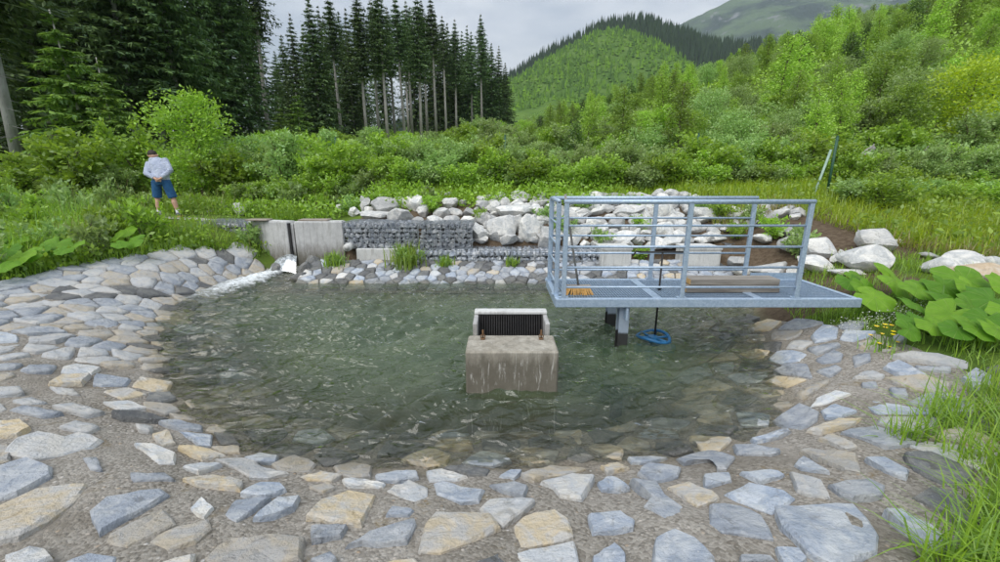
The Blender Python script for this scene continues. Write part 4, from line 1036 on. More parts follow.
def put(name, meshes, pn, x, y, z, rz, sc, label, cat, group=None, parts=True, tilt=(0, 0)):
    """one plant: an empty with its foliage and stem"""
    t = thing(name, label, cat, (x, y, z), rz, group); t.scale = sc if hasattr(sc, '__len__') else (sc, sc, sc)
    t.rotation_euler = (tilt[0], tilt[1], rz)
    link(pn[0], meshes[0], t); link(pn[1], meshes[1], t); return t

LW, LB, LL, LY, LD = M['leaf_willow'], M['leaf_bright'], M['leaf_larch'], M['leaf_yellow'], M['leaf_dark']
SH_W = [shrub_meshes(200 + k, 2.0, 1.15, 5200, .105, LW, 10) for k in range(4)]
SH_B = [shrub_meshes(220 + k, 1.7, 1.1, 4600, .11, LB, 9, aspect=.6) for k in range(3)]
SH_S = [shrub_meshes(240 + k, 1.0, .8, 2600, .09, LB if k else LW, 9, aspect=.55) for k in range(3)]
TR_L = [tree_meshes(260 + k, 4.4, 1.15, 6500, .125, LL, 'cone') for k in range(4)]
TR_O = [tree_meshes(280 + k, 3.6, 1.35, 6500, .125, LB if k == 1 else LL, 'oval') for k in range(3)]
TR_W = [tree_meshes(290 + k, 3.2, 1.4, 6000, .12, LW, 'oval') for k in range(2)]
TR_D = [tree_meshes(295 + k, 3.6, 1.3, 5200, .15, LD, 'cone') for k in range(2)]
TR_Y = tree_meshes(299, 3.4, 1.6, 5200, .14, LY, 'oval')
rv = np.random.default_rng(77)

# ------------------------------------------------------------------ spruces
SPT = [spruce_meshes(300 + k, 22, (.48, .52, .58, .44)[k], (2.3, 2.1, 1.9, 2.4)[k], 330, 15, M['needle']) for k in range(4)]      # bare-stemmed
SPD = [spruce_meshes(310 + k, 21, .04, (3.2, 2.8)[k], 430, 15, M['needle']) for k in range(2)]                                       # branched to the ground
SPN = [spruce_meshes(320 + k, 24, (.16, .06)[k], (3.6, 4.0)[k], 560, 22, M['needle'], 'bark_near', twl=.72, dead=30) for k in range(2)]  # close dark ones
SPB = spruce_meshes(340, 26, .34, 3.2, 420, 22, M['needle'], 'bark_near', .0095, .8, 60)
SPY = spruce_meshes(330, 6.6, .14, 1.55, 170, 26, M['needle_young'], 'bark_spruce', .010, 1.0, 6)
SPS = spruce_meshes(331, 5.0, .03, 1.5, 120, 20, M['needle_young'], 'bark_spruce', .012, 1.0, 0)
def spruce_at(px, base_y, Y, top_y, kind, var, label, group):
    p = at_Y(px, base_y, Y); g_ = Hs(p[0], Y); top = at_Y(px, top_y, Y)[2]
    h = top - g_; h0 = {'t': 22, 'd': 21, 'n': 24}[kind]; ms = {'t': SPT, 'd': SPD, 'n': SPN}[kind][var]
    if 'huge' in label: ms = SPB; h0 = 26
    s = h / h0
    put('spruce_tree', ms, ('crown', 'trunk'), p[0], Y, g_ - .1, rv.uniform(0, 6.28), (s ** .6, s ** .6, s), label, 'tree', group, tilt=(rv.normal(0, .01), rv.normal(0, .012)))
for i, (x, yb, Y, ty) in enumerate([(252, 139, 40, -60), (268, 133, 44, -75), (342, 138, 56, -12), (367, 141, 56, -14), (388, 139, 57, -18), (395, 129, 64, 6), (405, 133, 62, -8), (421, 132, 62, -10), (408, 116, 80, 10),
                                    (427, 121, 74, -2), (436, 121, 74, -6), (456, 112, 86, 18), (482, 112, 88, 14), (412, 125, 70, 0), (446, 118, 84, 14), (472, 114, 92, 30), (379, 134, 62, -4)]):
    spruce_at(x, yb, Y, ty, 't', i % 4, 'tall spruce with bare pale trunk ' + ('beside the sky gap' if x < 350 else 'in the thick row of bare trunks' if x < 445 else 'at the thin end of the forest'), 'bare-trunked spruces ' + ('beside the sky gap' if x < 350 else 'in the thick row' if x < 445 else 'at the thin end'))
for i, (x, yb, Y, ty) in enumerate([(294, 142, 62, 34), (303, 140, 60, 12), (322, 140, 52, -8), (330, 140, 58, 4), (284, 142, 66, 50), (355, 140, 66, 6), (416, 130, 90, 6), (432, 125, 96, 10), (450, 118, 96, 22), (462, 115, 98, 30),
                                    (492, 112, 94, 42), (499, 112, 96, 45), (506, 112, 100, 62), (468, 115, 96, 24), (486, 113, 100, 34), (440, 120, 90, 12), (348, 140, 68, 10), (312, 140, 70, 22), (386, 136, 90, 12), (336, 140, 76, 16), (364, 138, 80, 10), (455, 115, 104, 26)]):
    lm = 'beside the sky gap' if x < 330 else 'among the bare trunks' if x < 445 else 'at the thin end of the forest'; spruce_at(x, yb, Y, ty, 'd', i % 2, 'dark spruce branched to the ground ' + lm, 'dense spruces ' + lm)
for i, (x, yb, Y, ty) in enumerate([(17, 160, 15.5, -330), (-45, 165, 17, -300), (60, 158, 24, -210), (105, 155, 27, -200), (140, 152, 25, -190), (186, 148, 26, -170), (215, 146, 36, -70), (238, 144, 38, -90), (35, 158, 30, -200), (80, 155, 33, -190), (-20, 160, 26, -260),
                                    (125, 152, 34, -150), (165, 150, 33, -140), (195, 148, 42, -60), (262, 142, 50, -20), (150, 150, 44, -100), (10, 158, 36, -200), (95, 154, 42, -140), (228, 144, 52, -30), (55, 155, 44, -150)]):
    lab = 'huge pale-trunked spruce at the dark forest edge left of the young bushes' if i == 0 else ('large dark spruce in the forest behind the round bright bush' if x < 95 else 'large dark spruce in the forest behind the person' if x < 180 else 'large dark spruce by the sky gap behind the tall bright bush')
    spruce_at(x, yb, Y, ty, 'n', 0 if i in (0, 5, 3) else i % 2, lab, None if i == 0 else lab.replace('large dark spruce', 'large dark spruces'))
p = at_Y(92, 150, 15.5); put('young_spruce', SPY, ('crown', 'trunk'), p[0], 15.5, Hs(p[0], 15.5), 1, (1, 1, (at_Y(70, 12, 15.5)[2] - Hs(p[0], 15.5)) / 6.6), 'light green young spruce in front of the dark forest', 'tree', tilt=(0, -.06))
p = at_Y(122, 170, 14.5); put('young_spruce', SPY, ('crown', 'trunk'), p[0], 14.5, Hs(p[0], 14.5), 3, (.62, .62, .62), 'small thin young spruce right of the taller light green one', 'tree')
for x, Y, s, lab in ((302, 40, 1.0, 'small bright spruce sapling below the tall spruces'), (284, 38, .72, 'smaller spruce sapling beside the bright one')):
    p = at_Y(x, 150, Y); put('spruce_sapling', SPS, ('crown', 'trunk'), p[0], Y, Hs(p[0], Y), 1, s, lab, 'tree')

# ------------------------------------------------------------------ shrubs and young trees
def shrub_px(x, y_base, Y, top_y, ms, label, group, wide=1.0, h0=2.0, name='shrub'):
    p = at_Y(x, y_base, Y); g_ = Hs(p[0], Y); h = max(.5, at_Y(x, top_y, Y)[2] - g_); s = h / h0
    pn = ('foliage', 'stems') if name == 'shrub' else ('crown', 'trunk')
    put(name, ms, pn, p[0], Y, g_ - .03, rv.uniform(0, 6.28), (s * wide, s * wide, s), label, 'shrub' if name == 'shrub' else 'tree', group)
# named ones near the path
shrub_px(72, 185, 12.6, 128, SH_B[0], 'round bright green bush at the forest edge left of the person', None, 1.25, 1.7)
shrub_px(202, 185, 13.2, 96, TR_O[1], 'tall bright green bush right of the person', None, 1.15, 3.6, 'young_tree')
shrub_px(150, 190, 13.6, 122, SH_B[1], 'bright green bush directly behind the person', None, 1.0, 1.7)
shrub_px(120, 195, 12.8, 158, SH_W[1], 'low leafy bush left of the person by the footpath', None, 1.3, 2.0)
shrub_px(238, 195, 13.4, 140, SH_B[2], 'bright green bush above the sluice walls', None, 1.2, 1.7)
shrub_px(20, 195, 13.2, 165, SH_S[1], 'low dark-shaded bush at the foot of the huge spruce', None, 1.5, 1.0)
x = 255
for i in range(38):                                        # belt behind the boulders
    x = 258 + i * 20.5 + rv.uniform(-9, 9); Y = rv.uniform(12.7, 14.4) if x < 760 else rv.uniform(11.9, 13.8)
    w = rv.random(); ms = SH_W[rv.integers(4)] if w < .6 else SH_B[rv.integers(3)]; pale = w < .6
    if abs(x - 826) < 20: Y = 13.4
    lm = 'above the sluice walls' if x < 345 else 'above the long gabion' if x < 470 else 'above the big boulders' if x < 560 else 'behind the platform railing' if x < 820 else 'above the soil bank'
    kind_ = 'pale willow shrub' if pale else 'bright green shrub'
    shrub_px(x, 190, Y, rv.uniform(122, 150) - (4 if 450 < x < 620 else 0), ms, kind_ + ' in the belt ' + lm, kind_ + 's ' + lm, rv.uniform(.9, 1.3), 2.0 if pale else 1.7)
for i in range(64):                                        # low front row rooted in the grass
    x = 240 + i * 13 + rv.uniform(-8, 8); Y = rv.uniform(12.0, 12.9) if x < 800 else rv.uniform(9.6, 12.2); p = at_Y(x, 190, Y); s = rv.uniform(.55, 1.0) if x < 800 else rv.uniform(.4, .8); j = rv.integers(3)
    lm = 'above the sluice walls' if x < 345 else 'above the long gabion' if x < 470 else 'above the big boulders' if x < 560 else 'behind the platform railing' if x < 820 else 'on the grass slope above the soil bank'
    if abs(x - 826) < 24 or abs(x - 800) < 12: continue
    put('shrub', SH_S[j], ('foliage', 'stems'), p[0], Y, Hs(p[0], Y) - .03, rv.uniform(0, 6.28), (s * 1.2, s * 1.2, s), ('low bright bush ' if j else 'low pale bush ') + lm, 'shrub', ('low bright bushes ' if j else 'low pale bushes ') + lm)
for i in range(46):                                        # second and third row
    x = 225 + i * 17 + rv.uniform(-10, 10); Y = rv.uniform(16.5, 27)
    w = rv.random(); ms = SH_W[rv.integers(4)] if w < .5 else SH_B[rv.integers(3)]; pale = w < .5
    p = at_Y(x, 150, Y); s = rv.uniform(.7, 1.15)
    put('shrub', ms, ('foliage', 'stems'), p[0], Y, Hs(p[0], Y) - .03, rv.uniform(0, 6.28), (s * 1.15, s * 1.15, s), 'pale willow shrub in the scrub before the spruce forest' if pale else 'bright green shrub in the scrub before the spruce forest', 'shrub',
        'willow shrubs before the forest' if pale else 'bright shrubs before the forest')
# far scrub on the valley floor
cnt = 0
while cnt < 60:
    Y = rv.uniform(28, 75); x = rv.uniform(240, 620); p = at_Y(x, 150, Y); s = rv.uniform(.8, 1.4); w = rv.random()
    put('shrub', SH_W[rv.integers(4)] if w < .4 else SH_B[rv.integers(3)], ('foliage', 'stems'), p[0], Y, Hs(p[0], Y) - .03, rv.uniform(0, 6.28), (s * 1.2, s * 1.2, s * (1 if x > 450 else .8)),
        'small pale shrub on the open slope below the far spruces' if w < .4 else 'small bright shrub on the open slope below the far spruces', 'shrub', 'pale shrubs on the open slope' if w < .4 else 'bright shrubs on the open slope')
    cnt += 1
# hillside: young larches, birches, willows
_yb = at_Y(952, 170, 18.5)
hs = poisson(430, (2, 95, 16.5, 105), lambda c: 1.45 + .026 * c[1], lambda c: (c[0] / c[1] < 1.15) and (c[0] / c[1] > -.02 + .0016 * c[1]) and not (c[1] < 21 and abs(c[0] / c[1] - _yb[0] / 18.5) < .13), 30000, rv)
for c in hs:
    w = rv.random(); s = rv.uniform(.55, 1.0) * (.75 + .25 * float(sstep(.42, .75, c[0] / c[1])))
    if w < .58: ms, k = TR_L[rv.integers(4)], ('young larch on the green hillside', 'larches on the hillside')
    elif w < .76: ms, k = TR_O[rv.integers(3)], ('round-crowned young tree on the green hillside', 'round young trees on the hillside')
    elif w < .90: ms, k = TR_W[rv.integers(2)], ('pale-leaved willow tree on the green hillside', 'willow trees on the hillside')
    else: ms, k = TR_D[rv.integers(2)], ('dark green young conifer on the green hillside', 'dark conifers on the hillside')
    zone = 'at the foot of' if c[1] < 28 else ('halfway up' if c[1] < 55 else 'high on'); sz = 'small ' if s < .62 else ('tall ' if s > .85 else '')
    k = (sz + k[0].replace('on the', zone + ' the'), k[1]); nm = 'larch_tree' if 'larch' in k[0] else 'willow_tree' if 'willow' in k[0] else 'conifer_sapling' if 'conifer' in k[0] else 'young_tree'
    put(nm, ms, ('crown', 'trunk'), c[0], c[1], Hs(*c) - .05, rv.uniform(0, 6.28), (s * rv.uniform(.9, 1.2), s * rv.uniform(.9, 1.2), s), k[0], 'tree', k[1])
p = at_Y(952, 170, 18.5); put('yellow_bush', TR_Y, ('crown', 'trunk'), p[0], 18.5, Hs(p[0], 18.5), 0, (1.0, 1.0, 1.0), 'yellow-green bush standing out on the hillside', 'shrub')

# ------------------------------------------------------------------ ground cover: leafy undergrowth on slope
def scatter_leaves(name, label, n, sampler, leaf, mat, rng, hmax=.35, up=.35):
    XY = sampler(n, rng); Z = H(XY[:, 0], XY[:, 1]); m = len(XY)
    dist = np.hypot(XY[:, 0], XY[:, 1]); sz = leaf * (1 + dist / 30) * rng.uniform(.6, 1.4, m)
    P_ = np.c_[XY, Z + rng.random(m) * hmax * (1 + dist / 40)]; D_ = unit(rng, m) + np.array((0, 0, up))
    o = link(name, leaf_mesh(name, [kites(P_, D_, unit(rng, m), sz, sz * .55)], mat, rng)); return tag(o, label, kind='stuff')
def samp_slope(n, rng):
    t_ = rng.random(n); Y = 13.2 + 92 * t_ ** 2.2; u_ = rng.uniform(-.95, 1.2, n); return np.c_[u_ * Y, Y]
def samp_near(n, rng): Y = 13.2 + 14 * rng.random(n) ** 1.5; return np.c_[rng.uniform(-.9, 1.15, n) * Y, Y]
scatter_leaves('undergrowth', 'leafy undergrowth covering the slope between the shrubs', 120000, samp_slope, .10, M['leaf_larch'], np.random.default_rng(501))
scatter_leaves('undergrowth', 'pale weeds mixed through the undergrowth on the slope', 50000, samp_near, .09, M['leaf_willow'], np.random.default_rng(502), .5)

# ------------------------------------------------------------------ grass
def blades(XY, Z, hgt, wid, rng, bend=.5, lean=None):
    """curved two-segment blades"""
    n = len(XY); az = rng.uniform(0, 6.283, n); b = rng.random(n) * bend
    dx = np.stack([np.cos(az), np.sin(az)], 1); sd_ = np.stack([-dx[:, 1], dx[:, 0]], 1) * (wid / 2)[:, None]
    if lean is not None: dx = dx + np.array(lean)
    def pt(s, w):
        c = XY + dx * (hgt * b * s * s)[:, None]; z = Z + hgt * s * (1 - .45 * b * s)
        return np.c_[c - sd_ * w, z], np.c_[c + sd_ * w, z]
    a0, a1 = pt(0, 1); b0, b1 = pt(.45, .9); c0, c1 = pt(.8, .5); d0, d1 = pt(1, .06)
    V = np.stack([a0, a1, b0, b1, c0, c1, d0, d1], 1).reshape(-1, 3); k = (np.arange(n) * 8)[:, None]
    Fc = np.concatenate([k + np.array((0, 1, 3, 2)), k + np.array((2, 3, 5, 4)), k + np.array((4, 5, 7, 6))], 1).reshape(-1, 4)
    v = np.repeat(rng.random(n), 3); return V, Fc, v
def grass(name, label, XY, hm, wm, mat, seed, bend=.7, hv=.5, zoff=0, lean=None):
    rng = np.random.default_rng(seed); n = len(XY); h_ = hm * rng.uniform(1 - hv, 1 + hv, n)
    V, Fc, v = blades(XY, H(XY[:, 0], XY[:, 1]) - .02 + zoff, h_, wm * rng.uniform(.6, 1.4, n), rng, bend, lean)
    return tag(link(name, np_mesh(name, V, Fc, mat, False, attr={'v': ('FACE', v)})), label, kind='stuff')
def region(n, box, test, seed, clump=0, cn=60):
    rng = np.random.default_rng(seed); out = np.zeros((0, 2))
    while len(out) < n:
        P_ = rng.uniform((box[0], box[2]), (box[1], box[3]), (n * 2, 2))
        if clump:
            C = rng.uniform((box[0], box[2]), (box[1], box[3]), (cn, 2)); P_ = C[rng.integers(cn, size=n * 2)] + rng.normal(0, clump, (n * 2, 2))
        P_ = P_[test(P_[:, 0], P_[:, 1])]; out = np.vstack([out, P_])
    return out[:n]
left_test = lambda X, Y: (in_apron(X, Y) > -.04) & (poly_sd(POND, X, Y) > .3) & ~((np.abs(Y - 10.45) < .5) & (X < -6.0)) & ~((X > -6.3) & (Y > 9.4) & (Y < 10.6)) & ~((X > -8.9) & (X < -6) & (Y > 8.9) & (Y < 10.3) & (np.sin(X * 37.7 + Y * 71.3) > -.55))
gl1 = region(26000, (-15, -4.6, 4.5, 11.8), left_test, 601)
grass('grass', 'green grass growing on the left bank beside the stone paving', gl1, .20, .013, M['grass'], 602)
grass('grass', 'tall grass tufts on the left bank', region(9000, (-15, -4.8, 5.2, 12.0), left_test, 603, .16, 220), .42, .012, M['grass'], 604, .9)
grass('dry_grass', 'pale dry grass stalks among the green on the left bank', region(900, (-15, -5, 6.5, 12.5), left_test, 605, .3, 40), .62, .007, M['grass_dry'], 606, .6)
rng = np.random.default_rng(607)
XY = region(26000, (-15, -4.6, 4.6, 12.2), left_test, 608, .22, 420); m = len(XY); sz = .085 * rng.uniform(.5, 1.5, m)
tag(link('weeds', leaf_mesh('weeds', [kites(np.c_[XY, H(XY[:, 0], XY[:, 1]) + rng.random(m) ** 1.5 * .32], unit(rng, m) + np.array((0, 0, .4)), unit(rng, m), sz, sz * .6)], M['leaf_bright'], rng)), 'leafy weeds on the left bank', kind='stuff')
# far berm
berm_t = lambda X, Y: (Y > 11.35 + .25 * np.sin(X * 1.7)) & (X > -3.6)
grass('grass', 'lime green grass along the top of the boulder bank', region(30000, (-3.6, 17, 11.2, 14), berm_t, 611), .22, .017, M['grass_lime'], 612)
_b = hits([(800, 214), (832, 226), (870, 238), (905, 248), (945, 256), (1000, 262), (1060, 266)])
rt = lambda X, Y: (Y > np.interp(X, _b[:, 0], _b[:, 1]) + .25 * np.sin(X * 3.1)) & (Y < 13.5) & (X > 5.0)
grass('grass', 'lime green grass on the slope right of the platform', region(30000, (5.0, 19, 6.0, 13.5), rt, 613), .30, .018, M['grass_lime'], 614, .9)
grass('dry_grass', 'yellowed grass fringe hanging over the soil bank', region(3500, (5.0, 17, 6.0, 11.5), lambda X, Y: rt(X, Y + .25) & ~rt(X, Y - .5), 615), .28, .016, M['grass_dry'], 616, 1.0)
wl_t = lambda X, Y: (Y > 10.9 + .3 * np.sin(X * 3)) & (Y < 13.6)
XY = region(16000, (-6.8, 3.5, 10.6, 13.6), wl_t, 617, .25, 200); m = len(XY); sz = .09 * rng.uniform(.5, 1.5, m)
tag(link('weeds', leaf_mesh('weeds', [kites(np.c_[XY, H(XY[:, 0], XY[:, 1]) + rng.random(m) ** 1.5 * .38], unit(rng, m) + np.array((0, 0, .4)), unit(rng, m), sz, sz * .55)], M['leaf_bright'], rng)), 'leafy weeds along the top of the boulder bank', kind='stuff')
# plants between the boulders and gabions
bp = hits([(432, 214), (430, 206), (372, 206), (352, 214), (412, 206), (545, 222), (640, 232), (752, 226), (720, 222), (600, 246), (640, 262), (700, 215), (480, 222), (560, 236), (770, 240), (336, 208), (318, 210), (800, 255), (735, 240), (585, 212)])
SH_T = [shrub_meshes(250 + k, .5, .34, 700, .075, LB if k == 0 else LW, 6) for k in range(2)]
for i, p in enumerate(bp):
    put('small_plant', SH_T[i % 2], ('foliage', 'stems'), p[0], p[1], p[2], rv.uniform(0, 6), rv.uniform(.7, 1.2), 'small leafy plant growing between the white boulders', 'plant', 'plants between the boulders')
for x, y, s, lab in ((407, 264, 1.25, 'tall grassy plant at the foot of the raised gabion'), (335, 258, .8, 'grey-green flowering weed at the foot of the concrete wall'), (445, 266, .6, 'low weed on the stone slope under the low gabion'), (512, 268, .55, 'small weed on the stone slope near the platform')):
    p = at_Y(x, y, 8.72); r_ = np.random.default_rng(int(x)); n_ = int(160 * s); XY = r_.normal(0, .13 * s, (n_, 2))
    V, Fc, v = blades(XY, np.zeros(n_), .5 * s * r_.uniform(.5, 1.1, n_), .024 * r_.uniform(.6, 1.3, n_), r_, .7)
    t = thing('weed_clump', lab, 'plant', (p[0], 8.66, .17)); link('leaves', np_mesh('leaves', V, Fc, M['grass'], False, attr={'v': ('FACE', v)}), t)
    link('small_leaves', SH_T[1][0], t).scale = (.8 * s, .8 * s, .8 * s)

# near right grass tuft, long blades
nb_ = hits([(900, 440), (935, 420), (960, 430), (985, 420), (1000, 440), (965, 460), (990, 470), (1015, 480), (925, 440), (1000, 400), (980, 398), (945, 408), (1020, 520), (1005, 550), (985, 520), (960, 545), (930, 560), (975, 560), (940, 425), (1010, 425), (1015, 455), (1000, 505), (1025, 540), (1030, 570), (1000, 575), (960, 580)])
r_ = np.random.default_rng(620); C = nb_[r_.integers(len(nb_), size=1150)][:, :2] + r_.normal(0, .05, (1150, 2))
grass('long_grass', 'long fresh grass blades growing over the right bank in front', C, .26, .0085, M['grass'], 621, 1.1, .5, lean=(-.25, -.05))
C = np.c_[r_.uniform(1.6, 4.2, 5200), r_.uniform(.7, 3.3, 5200)]; pd = 410 * C[:, 0] / (C[:, 1] * math.cos(PITCH) + 1.5 * math.sin(PITCH)) + 500; C = C[(pd > 985 + r_.normal(0, 12, len(C)))]
grass('long_grass', 'dense grass at the edge of the right bank', C, .24, .008, M['grass'], 622, 1.0, .5)
# grass under / right of the platform end
C = region(9000, (3.9, 9.5, 3.3, 7.0), lambda X, Y: (poly_sd(POND, X, Y) > .35) & (in_apron(X, Y) > -.05), 623, .16, 260)
grass('grass', 'short weedy grass around the landward end of the platform', C, .16, .009, M['grass'], 624, .8)

# ------------------------------------------------------------------ butterbur: big round leaves
def leaf_disc(seed, n=26):
    r_ = np.random.default_rng(seed); V = [(0, 0, 0)]; rings = 4
    for k in range(1, rings + 1):
        rr_ = k / rings
        for j in range(n):
            a = 2 * math.pi * j / n; notch = 1 - .62 * math.exp(-((abs(math.atan2(math.sin(a - math.pi), math.cos(a - math.pi)))) / .24) ** 2)
            rad = rr_ * (notch if k > 1 else 1) * (1 + (.05 * math.sin(a * 7 + seed) + r_.normal(0, .04)) * (k == rings) + r_.normal(0, .012))
            z = .16 * rr_ ** 1.6 * (1 if seed % 2 else .6) + .055 * rr_ * math.sin(a * 5 + seed) - .22 * rr_ ** 3 + r_.normal(0, .008)
            V.append((rad * math.cos(a), rad * math.sin(a) * .95, z))
    fs = [(0, 1 + j, 1 + (j + 1) % n) for j in range(n)]
    for k in range(rings - 1): fs += [(1 + k * n + j, 1 + (k + 1) * n + j, 1 + (k + 1) * n + (j + 1) % n, 1 + k * n + (j + 1) % n) for j in range(n)]
    me = bpy.data.meshes.new('leaf'); me.from_pydata(V, [], fs); me.materials.append(M['big_leaf']); me.polygons.foreach_set('use_smooth', [True] * len(fs)); me.update(); return me
LEAF = [leaf_disc(k) for k in range(5)]
def butterbur(px_list, base, label, group, seed, rad=.2):
    r_ = np.random.default_rng(seed); b = base
    t = thing('butterbur_plant', label, 'plant', tuple(b), 0, group)
    for (x, y, w, Y) in px_list:
        if Y is None: Y = hit(x, y + 20)[1]
        p = at_Y(x, y, Y); d = Y / ray(x, y)[1]; rr_ = w / 2 * d / F
        o = link('leaf', LEAF[r_.integers(5)], t); o.location = (p[0] - b[0], p[1] - b[1], p[2] - b[2]); o.scale = (rr_, rr_, rr_)
        o.rotation_euler = (r_.uniform(.35, .8), r_.normal(0, .2), r_.uniform(-.5, .5)); o.rotation_euler.rotate_axis('Z', r_.uniform(-2.6, -.5))
        mb = MB(); q = np.array((p[0] - b[0], p[1] - b[1], p[2] - b[2])); f = q * np.array((.25, .25, 0)); f[2] = Hs(b[0] + f[0], b[1] + f[1]) - b[2] - .03
        mb.tube([f, (f + q) / 2 + np.array((0, 0, .03)), q], [.012, .01, .007], 6); mb.build('stalk', M['grass'], t, True)
s8 = lambda L, Yf: [(760 + x / 3.746, 180 + y / 3.746, w / 3.746, Yf(y)) for x, y, w in L]
Yf = lambda y: None
butterbur(s8([(505, 372, 185), (430, 440, 140), (395, 405, 110), (340, 380, 100), (590, 410, 130), (620, 390, 90), (360, 360, 80)], Yf), hit(905, 312), 'big-leaved butterbur beside the landward end of the platform', 'butterburs right of the platform', 701)
butterbur(s8([(585, 468, 125), (700, 440, 140), (715, 500, 145), (570, 520, 100), (650, 540, 110), (690, 395, 120), (775, 530, 90), (560, 560, 100)], Yf), hit(940, 328), 'big-leaved butterbur between the platform end and the yellow flowers', 'butterburs right of the platform', 702)
butterbur(s8([(765, 375, 190), (800, 410, 150), (870, 450, 170), (850, 520, 130), (790, 470, 120), (890, 560, 130), (820, 560, 110), (930, 400, 150), (950, 500, 150), (740, 560, 110)], Yf), hit(978, 330), 'big-leaved butterbur below the tan boulder', 'butterburs right of the platform', 703)
LG = lambda L, Yf: [(x / 4.68, 180 + y / 4.68, w / 4.68, Yf(y)) for x, y, w in L]
butterbur(LG([(262, 305, 120), (345, 310, 100), (300, 325, 80), (210, 320, 60)], lambda y: None), hit(60, 262), 'light green broad-leaved plant on the left bank', 'broad-leaved plants on the left bank', 704)
butterbur(LG([(60, 290, 120), (30, 340, 130), (90, 360, 130), (150, 345, 90), (20, 400, 110), (-30, 310, 120)], lambda y: None), hit(10, 272), 'large broad-leaved plant at the outer end of the left bank', 'broad-leaved plants on the left bank', 705)
butterbur(LG([(585, 240, 90), (630, 285, 90), (540, 265, 70), (560, 300, 70)], lambda y: None), hit(125, 244), 'small broad-leaved plant between path rock and paving', 'broad-leaved plants on the left bank', 706)

# flowers
fl = hit(888, 350); t = thing('yellow_flowers', 'cluster of small yellow flowers on the right bank', 'flowers', tuple(fl)); r_ = np.random.default_rng(801)
mb = MB(); tips = []
for x, y in ((506, 187), (540, 180), (566, 183), (482, 222), (527, 217), (573, 208), (600, 216), (516, 255), (556, 268), (590, 250), (541, 192), (572, 220)):
    p = at_Y(750 + x / 4, 280 + y / 4, fl[1] - .02 + r_.normal(0, .03)) - fl; tips.append(p); mb.tube([(p[0] * .4, p[1] * .4, 0), p * .6 + np.array((0, 0, .01)), p], .004, 5)
mb.build('stems', M['grass'], t)
for p in tips:
    k_ = 9; a = np.linspace(0, 6.283, k_, endpoint=False); D_ = np.stack([np.cos(a), np.sin(a), np.full(k_, .5)], 1)
    V, Fc = kites(np.tile(p, (k_, 1)), D_, np.tile((0, 0, 1.0), (k_, 1)), np.full(k_, .026), np.full(k_, .02), .6)
    link('blossom', np_mesh('blossom', V, Fc, M['flower_yellow'], attr={'v': ('FACE', r_.random(k_))}), t)
XY = r_.normal(0, .10, (120, 2)); V, Fc, v = blades(XY, np.full(120, -.02), r_.uniform(.05, .2, 120), np.full(120, .008), r_, .8)
link('leaves', np_mesh('leaves', V, Fc, M['grass'], attr={'v': ('FACE', v)}), t)
C = region(420, (3.9, 5.0, 4.35, 4.62), lambda X, Y: poly_sd(POND, X, Y) > .3, 803); m = len(C)
V, Fc = kites(np.c_[C, H(C[:, 0], C[:, 1]) + r_.uniform(.03, .17, m)], unit(r_, m) * .4 + np.array((0, -.6, .5)), unit(r_, m), np.full(m, .018), np.full(m, .018))
tag(link('daisies', np_mesh('daisies', V, Fc, M['flower_white'], attr={'v': ('FACE', r_.random(m))})), 'tiny white flowers under the platform edge', kind='stuff')

# ------------------------------------------------------------------ fence posts, strut, logs
for i, (x, yb, yt, Y) in enumerate([(340, 190, 138, 14.2), (396, 188, 140, 14.2), (505, 186, 136, 14.0), (693, 188, 134, 13.2), (826, 199, 137, 11.2), (996, 208, 178, 11.6)]):
    p = at_Y(x, yb, Y); g_ = Hs(p[0], Y); top = at_Y(x, yt, Y)[2]
    t = thing('fence_post', ['thin green fence post among the shrubs above the long gabion', 'thin green fence post among the shrubs above the raised gabion', 'thin green fence post among the shrubs above the big boulders',
              'thin green fence post behind the platform', 'green corner fence post with a strut, behind the railing end', 'green fence post on the grass slope above the tan boulder'][i], 'fence post', (p[0], Y, g_), 0, 'green fence posts')
    mb = MB(); mb.tube([(0, 0, -.1), (0, 0, top - g_)], .032, 8); mb.build('pole', M['green_post'], t, True)
    mb = MB(); mb.tube([(0, 0, top - g_), (0, 0, top - g_ + .03)], [.036, .02], 8); mb.build('cap', M['green_post'], t, True)
    if i == 4:
        b_ = at_Y(814, 200, 10.9); e_ = at_Y(831, 150, 11.18); q = np.array((p[0], Y, g_))
        mb = MB(); mb.tube([b_ - q - np.array((.12, 0, .35)), e_ - q], .03, 8); mb.build('strut', M['pale_pole'], t, True)
for i, (x0, y0, x1, y1, Y, r0, lab) in enumerate([(858, 164, 873, 148, 15.5, .13, 'grey dead stump leaning out of the scrub behind the fence'), (915, 160, 925, 153, 16.0, .10, 'short grey log end sticking out of the scrub'), (930, 159, 972, 160, 16.6, .07, 'long grey fallen log on the hillside scrub'),
                                          (838, 98, 852, 83, 30, .25, 'pale fallen trunk lying across the hillside'), (925, 52, 965, 40, 34, .3, 'grey fallen trunk high on the hillside'), (735, 189, 815, 186, 12.9, .03, 'thin dead branch lying on the grass behind the railing'), (718, 187, 760, 192, 13.0, .025, 'forked dead twig on the grass by the fence post')]):
    a = at_Y(x0, y0, Y); b = at_Y(x1, y1, Y + .2); mid = (a + b) / 2 + np.array((0, 0, r0 * .8))
    mb = MB(); mb.tube([a - a, mid - a, b - a], [r0, r0 * 1.05, r0 * .7], 9); d = (b - a) * .6; mb.tube([d, d + np.array((.1, -.1, .35 if i < 5 else .1))], [r0 * .4, r0 * .15], 6)
    o = mb.build('dead_log', M['dead_wood'], None, True, tuple(a)); tag(o, lab, 'log')

